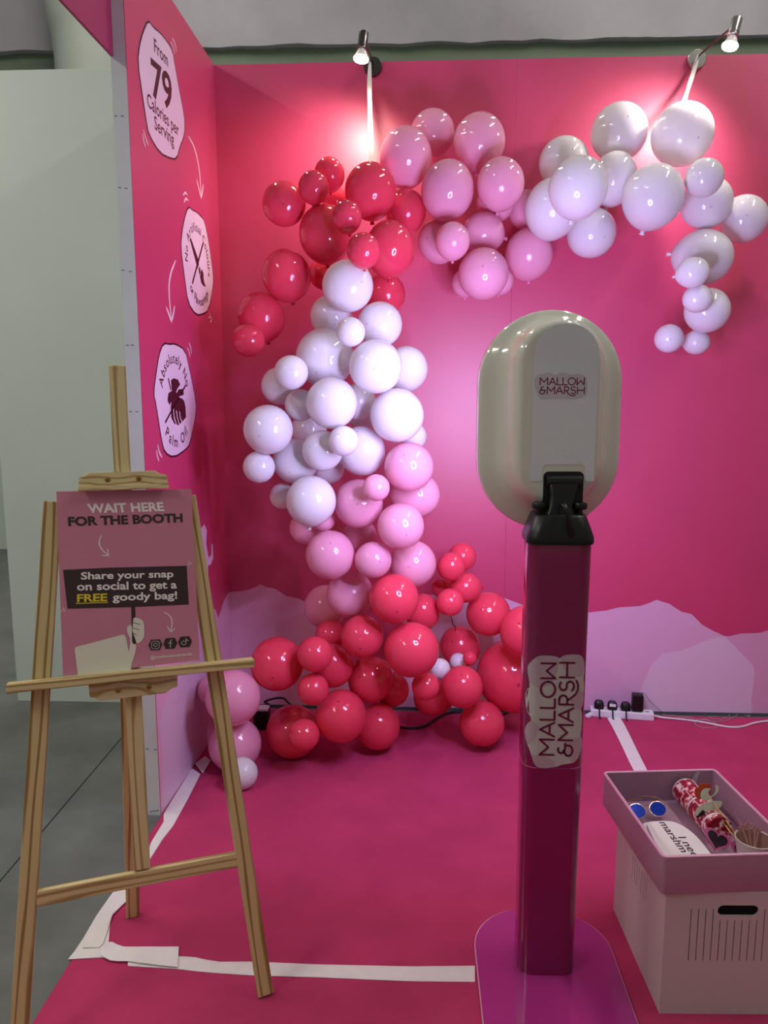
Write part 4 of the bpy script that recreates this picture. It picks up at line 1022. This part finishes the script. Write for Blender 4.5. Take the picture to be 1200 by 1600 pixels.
# ------------------------------------------------------------------ balloons
BM = {'r': balloon_mat('latex_red', '#ee4660', '#b82a44', .2), 'w': balloon_mat('latex_white', '#ece6ea', '#d6c9d0', .20), 'p': balloon_mat('latex_pink', '#f2a6c2', '#d888a6', .20)}
KM = {'r': mat('knot_red', '#c5173a', .35), 'w': mat('knot_white', '#e6dde2', .35), 'p': mat('knot_pink', '#e07fae', .35)}
BAL = [
    ('r',-0.190,3.090,2.331,0.1064,1.095,"large bright red balloon hanging right under the left lamp's ribbon"),
    ('r',-0.353,3.100,2.399,0.0639,1.120,'small red balloon highest in the cluster, peeking over its small neighbour'),
    ('r',-0.401,2.980,2.318,0.0606,1.080,'small red balloon between the leftmost-top red balloon and the highest small one'),
    ('r',-0.529,3.060,2.280,0.0868,1.057,"medium red balloon at the far left of the upper red cluster's top row"),
    ('r',-0.366,3.060,2.164,0.1110,1.116,"large dark red balloon behind the small red one, left of the arch's red centre"),
    ('r',-0.263,2.860,2.181,0.0577,1.125,'small red balloon in front, just below the large one under the ribbon'),
    ('r',-0.197,2.780,2.045,0.0624,1.074,'small dusky red balloon touching the top of the uppermost white column balloon'),
    ('r',-0.111,3.020,2.096,0.1049,1.175,'large crimson balloon right of the small dusky red one, beside the pink cluster'),
    ('r',-0.053,3.223,2.285,0.0876,1.091,'dark red balloon tucked behind the first pale pink arch balloon'),
    ('r',-0.526,3.071,2.009,0.1020,1.103,'large red balloon with a shadow on it, left of the top white column balloon'),
    ('r',-0.400,3.260,2.047,0.0660,1.083,'shaded red balloon sunk in the gap left of the top white column balloon'),
    ('r',-0.640,3.116,1.852,0.0999,1.108,'large red balloon of the low hanging pair nearest the side wall'),
    ('r',-0.670,2.993,1.750,0.0657,1.038,'small red balloon hanging lowest at the left, in front of a larger one'),
    ('r',-0.137,3.220,1.955,0.0866,1.062,'shaded red balloon behind the right of the top white column balloon'),
    ('r',-0.348,3.260,2.343,0.0590,1.091,'red balloon mostly hidden behind the small red pair at the top'),
    ('w',-0.266,2.900,1.941,0.0980,1.024,'uppermost large white balloon of the left column, under the red cluster'),
    ('w',-0.344,3.042,1.847,0.0864,0.971,'shaded white balloon behind and below the uppermost white one'),
    ('w',-0.146,2.950,1.805,0.0875,1.000,'white balloon on the right, just under the uppermost white one'),
    ('w',-0.243,2.760,1.759,0.0537,1.043,'small white balloon centred high in front of the big white pair'),
    ('w',-0.359,2.938,1.679,0.1153,0.958,'biggest white balloon of the column, behind two small white ones'),
    ('w',-0.154,2.785,1.637,0.1001,1.048,'large white balloon in front at the right of the biggest white one'),
    ('w',-0.045,3.020,1.638,0.0906,1.118,"white balloon at the column's right edge, half behind a larger white one"),
    ('w',-0.466,2.780,1.616,0.0641,1.037,"small white balloon at the column's left edge overlapping a shaded one"),
    ('w',-0.544,2.980,1.572,0.0765,0.968,"shaded white balloon behind the small one at the column's left edge"),
    ('w',-0.448,2.880,1.497,0.0622,1.040,'small shaded white balloon left of the large centre white one'),
    ('w',-0.316,2.770,1.504,0.0961,1.050,'large white balloon at the very centre of the white column'),
    ('w',-0.234,2.980,1.509,0.0730,1.071,'white balloon wedged between the two large white ones at the centre'),
    ('w',-0.077,2.834,1.459,0.1032,1.000,'large white balloon at the right, directly above the first pink balloon'),
    ('w',-0.560,2.801,1.406,0.0942,0.975,'large white balloon sticking out furthest left of the column'),
    ('w',-0.604,2.829,1.262,0.0620,0.962,'small white balloon below the one sticking out furthest left'),
    ('w',-0.448,3.080,1.397,0.0709,0.929,"shaded white balloon deep behind, left of the column's centre balloon"),
    ('w',-0.479,2.927,1.279,0.0918,0.973,'shaded large white balloon above the lowest white one'),
    ('w',-0.358,2.821,1.326,0.0786,1.031,'medium white balloon behind the small one, below the centre balloon'),
    ('w',-0.267,2.710,1.368,0.0556,1.000,'small bright white balloon foremost below the centre balloon'),
    ('w',-0.217,2.922,1.318,0.0975,1.108,'large lilac white balloon right of the foremost small white one'),
    ('w',-0.016,3.080,1.369,0.0588,1.143,'white balloon peeking out between large white and first pink at right'),
    ('w',-0.229,3.160,1.462,0.0697,1.000,"shaded white balloon deep behind, right of the column's centre"),
    ('w',-0.366,3.060,1.235,0.0658,0.923,'shaded white balloon low behind the medium white one'),
    ('w',-0.400,2.790,1.137,0.0967,1.051,'lowest large white balloon, with its knotted tail showing underneath'),
    ('w',-0.535,2.940,1.137,0.0534,1.000,'small shaded white balloon left of the lowest large white one'),
    ('p',-0.031,2.840,1.263,0.0962,0.975,'highest pink balloon of the column, under the right white balloon'),
    ('p',-0.009,2.990,1.139,0.1004,0.902,"shaded pink balloon at the column's right edge behind two others"),
    ('p',-0.150,2.740,1.195,0.0508,0.955,'smallest pink balloon in front at the top of the pink section'),
    ('p',-0.229,2.900,1.114,0.0980,1.053,'large pink balloon behind the smallest pink one'),
    ('p',-0.061,2.810,1.040,0.0915,0.974,"large pink balloon in the middle of the pink section's right side"),
    ('p',-0.338,2.860,0.916,0.0976,1.053,'large pink balloon at the left, under the lowest white one'),
    ('p',-0.168,2.840,0.901,0.0733,1.034,'medium lilac pink balloon between the two lower large pink ones'),
    ('p',-0.015,2.966,0.860,0.0971,1.027,'pink balloon at right, just above the foremost red base balloon'),
    ('p',-0.456,3.020,0.995,0.0697,0.963,'shaded pink balloon at left behind the lowest white one'),
    ('p',-0.373,2.930,1.044,0.0484,1.000,'small pink balloon squeezed under the lowest white one'),
    ('p',-0.240,3.100,0.951,0.0730,1.000,'shaded pink balloon deep in the middle of the pink section'),
    ('p',-0.275,3.020,0.718,0.0996,1.027,'pink balloon lowest in the column, touching the red base'),
    ('p',-0.404,3.231,0.603,0.0997,1.059,"shaded pink balloon lowest at the left, against the wall's pale print"),
    ('r',-0.085,2.824,0.753,0.0980,1.026,'large red balloon topmost in the base, under the pink column'),
    ('r',0.026,3.050,0.636,0.0789,1.107,'red balloon behind the topmost base one, toward the small red bunch'),
    ('r',-0.216,2.900,0.575,0.0871,1.000,'medium red balloon left below the topmost base balloon'),
    ('r',-0.017,2.860,0.535,0.1109,1.000,'largest red balloon in the centre of the base'),
    ('r',-0.571,2.933,0.442,0.1117,1.048,"large red balloon at the base's far left beside the easel shelf"),
    ('r',-0.399,2.830,0.521,0.0714,1.036,"small red balloon right of the base's far left one, upper of two"),
    ('r',-0.348,2.972,0.423,0.0945,1.182,"red balloon behind the two small ones at the base's left"),
    ('r',-0.410,2.838,0.372,0.0642,0.962,"small red balloon right of the base's far left one, lower of two"),
    ('r',-0.192,3.045,0.340,0.0998,1.056,'dark red balloon in the middle of the base, left of the largest'),
    ('r',-0.106,3.168,0.247,0.0785,1.000,'shaded red balloon behind, under the largest red base balloon'),
    ('r',-0.306,2.911,0.229,0.1111,1.098,'large red balloon low in the middle front of the base'),
    ('r',-0.525,3.006,0.115,0.1149,1.048,'large dark red balloon on the carpet behind a small one'),
    ('r',-0.447,2.823,0.186,0.0640,1.040,"small red balloon foremost on the carpet at the base's left"),
    ('r',-0.163,3.052,0.124,0.1028,1.111,'dark red balloon on the carpet at the middle of the base'),
    ('r',-0.370,3.099,0.515,0.0658,1.000,"red balloon peeking out above the small pair at the base's left"),
    ('r',0.195,3.140,0.855,0.0613,1.045,'highest small red balloon of the bunch beside the photo booth post'),
    ('r',0.143,3.020,0.837,0.0604,1.091,'second highest small red balloon of the bunch beside the booth post'),
    ('r',0.208,3.100,0.731,0.0674,0.923,'red balloon in the middle of the small bunch beside the booth post'),
    ('r',0.138,2.980,0.698,0.0573,1.000,"lowest small red balloon of the bunch, in front of the base's gap"),
    ('r',0.112,3.220,0.697,0.0450,1.000,'red balloon nearly hidden behind the small bunch, at its left'),
    ('r',0.314,3.170,0.597,0.0980,1.029,'large red balloon right of the small bunch, before the pale print'),
    ('r',0.458,3.030,0.562,0.1103,1.049,'red balloon half hidden behind the booth post'),
    ('r',0.436,3.224,0.300,0.1658,1.000,'huge dark red balloon half hidden behind the booth post, near the carpet'),
    ('r',0.202,3.300,0.405,0.0955,1.000,'dark glossy red balloon in the shaded gap of the base'),
    ('r',0.230,3.080,0.425,0.0310,1.091,"tiny dusky red balloon in front of the base's gap"),
    ('r',0.194,2.997,0.331,0.0895,1.061,"large red balloon right of the base's gap, above the carpet one"),
    ('r',0.041,2.950,0.349,0.0586,0.957,'small red balloon below the largest red base balloon'),
    ('w',0.103,3.083,0.376,0.0461,1.000,"tiny white balloon left of two in the base's gap"),
    ('w',0.186,3.160,0.382,0.0388,1.000,'tiny pale balloon behind the tiny dusky red one'),
    ('r',0.289,3.096,0.128,0.0992,1.028,'dark red balloon on the carpet nearest the booth post'),
    ('r',0.084,3.260,0.180,0.0919,0.882,'shaded red balloon deep behind the small ones, above the black cable'),
    ('p',-0.729,2.817,0.340,0.1135,1.068,"large pink balloon on top of another behind the easel's right leg"),
    ('p',-0.744,2.884,0.110,0.1101,0.955,"large pink balloon on the carpet behind the easel's right leg"),
    ('w',-0.681,2.733,0.063,0.0631,1.000,"small white balloon on the carpet beside the easel's right leg"),
    ('p',-0.850,2.973,0.305,0.0696,1.120,'pink balloon peeking out by the side wall behind the easel'),
    ('p',-0.054,3.220,2.496,0.1138,1.140,"pale pink balloon first in the arch, right of the left lamp's ribbon"),
    ('p',0.057,3.360,2.638,0.0945,1.056,'pale pink balloon highest behind the first arch pink'),
    ('p',0.248,3.280,2.571,0.1108,1.070,"pale pink balloon at top right of the arch's pink cluster"),
    ('p',0.114,3.137,2.343,0.1121,1.140,"large pink balloon in the middle of the arch's pink cluster"),
    ('p',0.324,3.139,2.365,0.0991,1.103,"pink balloon with a dark dot, right of the arch's middle pink"),
    ('p',0.322,3.314,2.339,0.0812,0.969,'pink balloon peeking out under the one with the dark dot'),
    ('p',0.133,3.050,2.131,0.0714,1.107,"small shiny pink balloon in front of the arch's pink cluster"),
    ('p',0.268,3.239,2.202,0.0868,0.943,'shaded pink balloon right of the small shiny arch pink'),
    ('p',0.089,3.260,2.175,0.0933,1.057,'shaded pink balloon left behind the small shiny arch pink'),
    ('p',0.261,3.120,2.019,0.1025,1.050,"lilac pink balloon hanging lowest in the arch's pink cluster"),
    ('p',0.196,3.262,2.004,0.0578,1.095,'pink balloon peeking out left of the lowest arch pink'),
    ('p',0.347,3.248,2.008,0.0546,1.100,'pink balloon peeking out right of the lowest arch pink'),
    ('p',0.467,3.309,2.127,0.1058,1.077,'violet pink balloon beside the white part of the arch'),
    ('p',0.462,3.388,2.328,0.0800,1.179,"shaded pale balloon behind, where the arch's pink and white meet"),
    ('w',0.600,3.300,2.492,0.1036,0.976,"white balloon behind, highest at the arch's white left end"),
    ('w',0.536,3.167,2.275,0.1161,1.111,"large white balloon lowest at the arch's white left end"),
    ('w',0.592,2.952,2.297,0.1114,1.062,'large white balloon foremost over three others in the arch'),
    ('w',0.795,3.251,2.410,0.1011,1.243,'white balloon right behind the foremost white arch balloon'),
    ('w',0.717,3.270,2.205,0.1025,0.976,'white balloon hanging under the foremost white arch balloon'),
    ('w',0.825,3.317,2.612,0.1164,0.979,"large white balloon at the arch's top, second from the right lamp's ribbon"),
    ('w',1.051,3.220,2.568,0.1220,1.039,"large white balloon hanging right under the right lamp's ribbon"),
    ('w',0.913,3.103,2.300,0.1214,1.080,"largest white balloon in the middle of the arch's white part"),
    ('w',1.097,3.080,2.363,0.0727,1.000,'small white balloon just below the one under the right ribbon'),
    ('w',1.169,3.237,2.310,0.1036,0.955,'white balloon behind the small one, under the right ribbon'),
    ('w',1.348,3.303,2.262,0.0967,1.026,"white balloon furthest right, touching the photo's edge"),
    ('w',1.160,3.220,2.094,0.1150,0.918,'large pale white balloon heading the chain that hangs down at right'),
    ('w',1.050,3.011,1.999,0.0600,0.926,"small white balloon in front of the hanging chain's large one"),
    ('w',1.094,3.065,1.909,0.0568,0.920,'second small white balloon down the right hanging chain'),
    ('w',1.176,3.181,1.878,0.0910,0.947,'medium white balloon near the end of the right hanging chain'),
    ('w',1.035,3.200,1.769,0.0593,0.958,'small lilac white balloon at bottom left of the right hanging chain'),
    ('w',1.166,3.252,1.757,0.0535,0.909,'smallest white balloon at the bottom of the right hanging chain'),
]
def body_mesh(col):
    rings = []; ns, nr = 32, 20
    for i in range(1, nr):
        th_ = math.pi * i / nr; z = math.cos(th_); r = math.sin(th_)
        if z < 0: r *= 1 + .05 * z * z * z * 2; z *= 1 + .05 * (-z) ** 3
        rings.append([Vector((r * math.cos(2 * math.pi * k / ns), r * math.sin(2 * math.pi * k / ns), z)) for k in range(ns)])
    k = MB(); vs = [p for r in rings for p in r]; fs = []
    for i in range(len(rings) - 1):
        for j in range(ns):
            j2 = (j + 1) % ns; fs.append((i * ns + j, (i + 1) * ns + j, (i + 1) * ns + j2, i * ns + j2))
    vs += [Vector((0, 0, 1)), Vector((0, 0, -1.055))]; t_, b_ = len(vs) - 2, len(vs) - 1; o_ = (len(rings) - 1) * ns
    for j in range(ns):
        j2 = (j + 1) % ns; fs += [(t_, j, j2), (b_, o_ + j2, o_ + j)]
    me = bpy.data.meshes.new('balloon_' + col); me.from_pydata(vs, [], fs); me.update(); me.shade_smooth(); me.materials.append(BM[col])
    return me
def knot_mesh(col):
    k = MB().lathe((0, 0, -1.02), (0, 0, -1), [(.085, 0), (.055, .035), (.05, .055), (.085, .07), (.085, .095), (.05, .105), (.06, .13), (.10, .165), (.105, .175), (.06, .165)], 12)
    me = bpy.data.meshes.new('knot_' + col); me.from_pydata(k.v, [], k.f); me.update(); me.shade_smooth(); me.materials.append(KM[col])
    return me
BMESH = {c: body_mesh(c) for c in 'rwp'}; KMESH = {c: knot_mesh(c) for c in 'rwp'}
CN = {'r': 'balloons of the red clusters', 'w': 'white balloons of the arch', 'p': 'pink balloons of the arch'}
KNOT_DOWN = ('lowest large white balloon, with its knotted tail showing underneath',)
brnd = random.Random(11)
for i, (c, x, y, z, r, asp, lab) in enumerate(BAL):
    o = bpy.data.objects.new('balloon', BMESH[c]); COL.objects.link(o)
    p = Vector((x, y, z)); v = (ORG - p).normalized()
    if lab in KNOT_DOWN: axis = Vector((.12, -.25, 1)); asp = 1.04
    elif asp > 1.06: axis = Vector((brnd.uniform(-.15, .15), -.75, 1))
    elif asp < .945: axis = Vector((brnd.choice((1, -1)), -.3, brnd.uniform(-.2, .2))); asp = 1 / asp
    else:
        axis = v + Vector((brnd.uniform(-.7, .7), 0, brnd.uniform(-.6, .6))); asp = 1.03
    axis.normalize(); asp = min(asp, 1.16)
    o.location = p; o.rotation_euler = axis.to_track_quat('Z', 'Y').to_euler()
    s_ = r / math.sqrt(asp); o.scale = (s_, s_, r * math.sqrt(asp) * .985)
    tag(o, lab, 'balloon', CN[c])
    kn = bpy.data.objects.new('knot', KMESH[c]); COL.objects.link(kn); kn.parent = o

b0 = BAL[0]; a7 = [b for b in BAL if 'right lamp\'s ribbon' in b[6] and 'under' in b[6]][0]
ribbon([at_y(578, 96, 3.46), at_y(577, 130, 3.40), at_y(578.5, 190, b0[2] + .10), at_y(580.5, 254, b0[2] + .01)], .020, 'pale ribbon hanging from the left lamp to the red balloons', 0)
ribbon([at_y(1091, 86, 3.49), at_y(1085, 108, 3.46), at_y(1078, 130, 3.40), at_y(1069, 158, a7[2] + .01)], .019, 'pale ribbon slanting from the right lamp to a white balloon', 1)
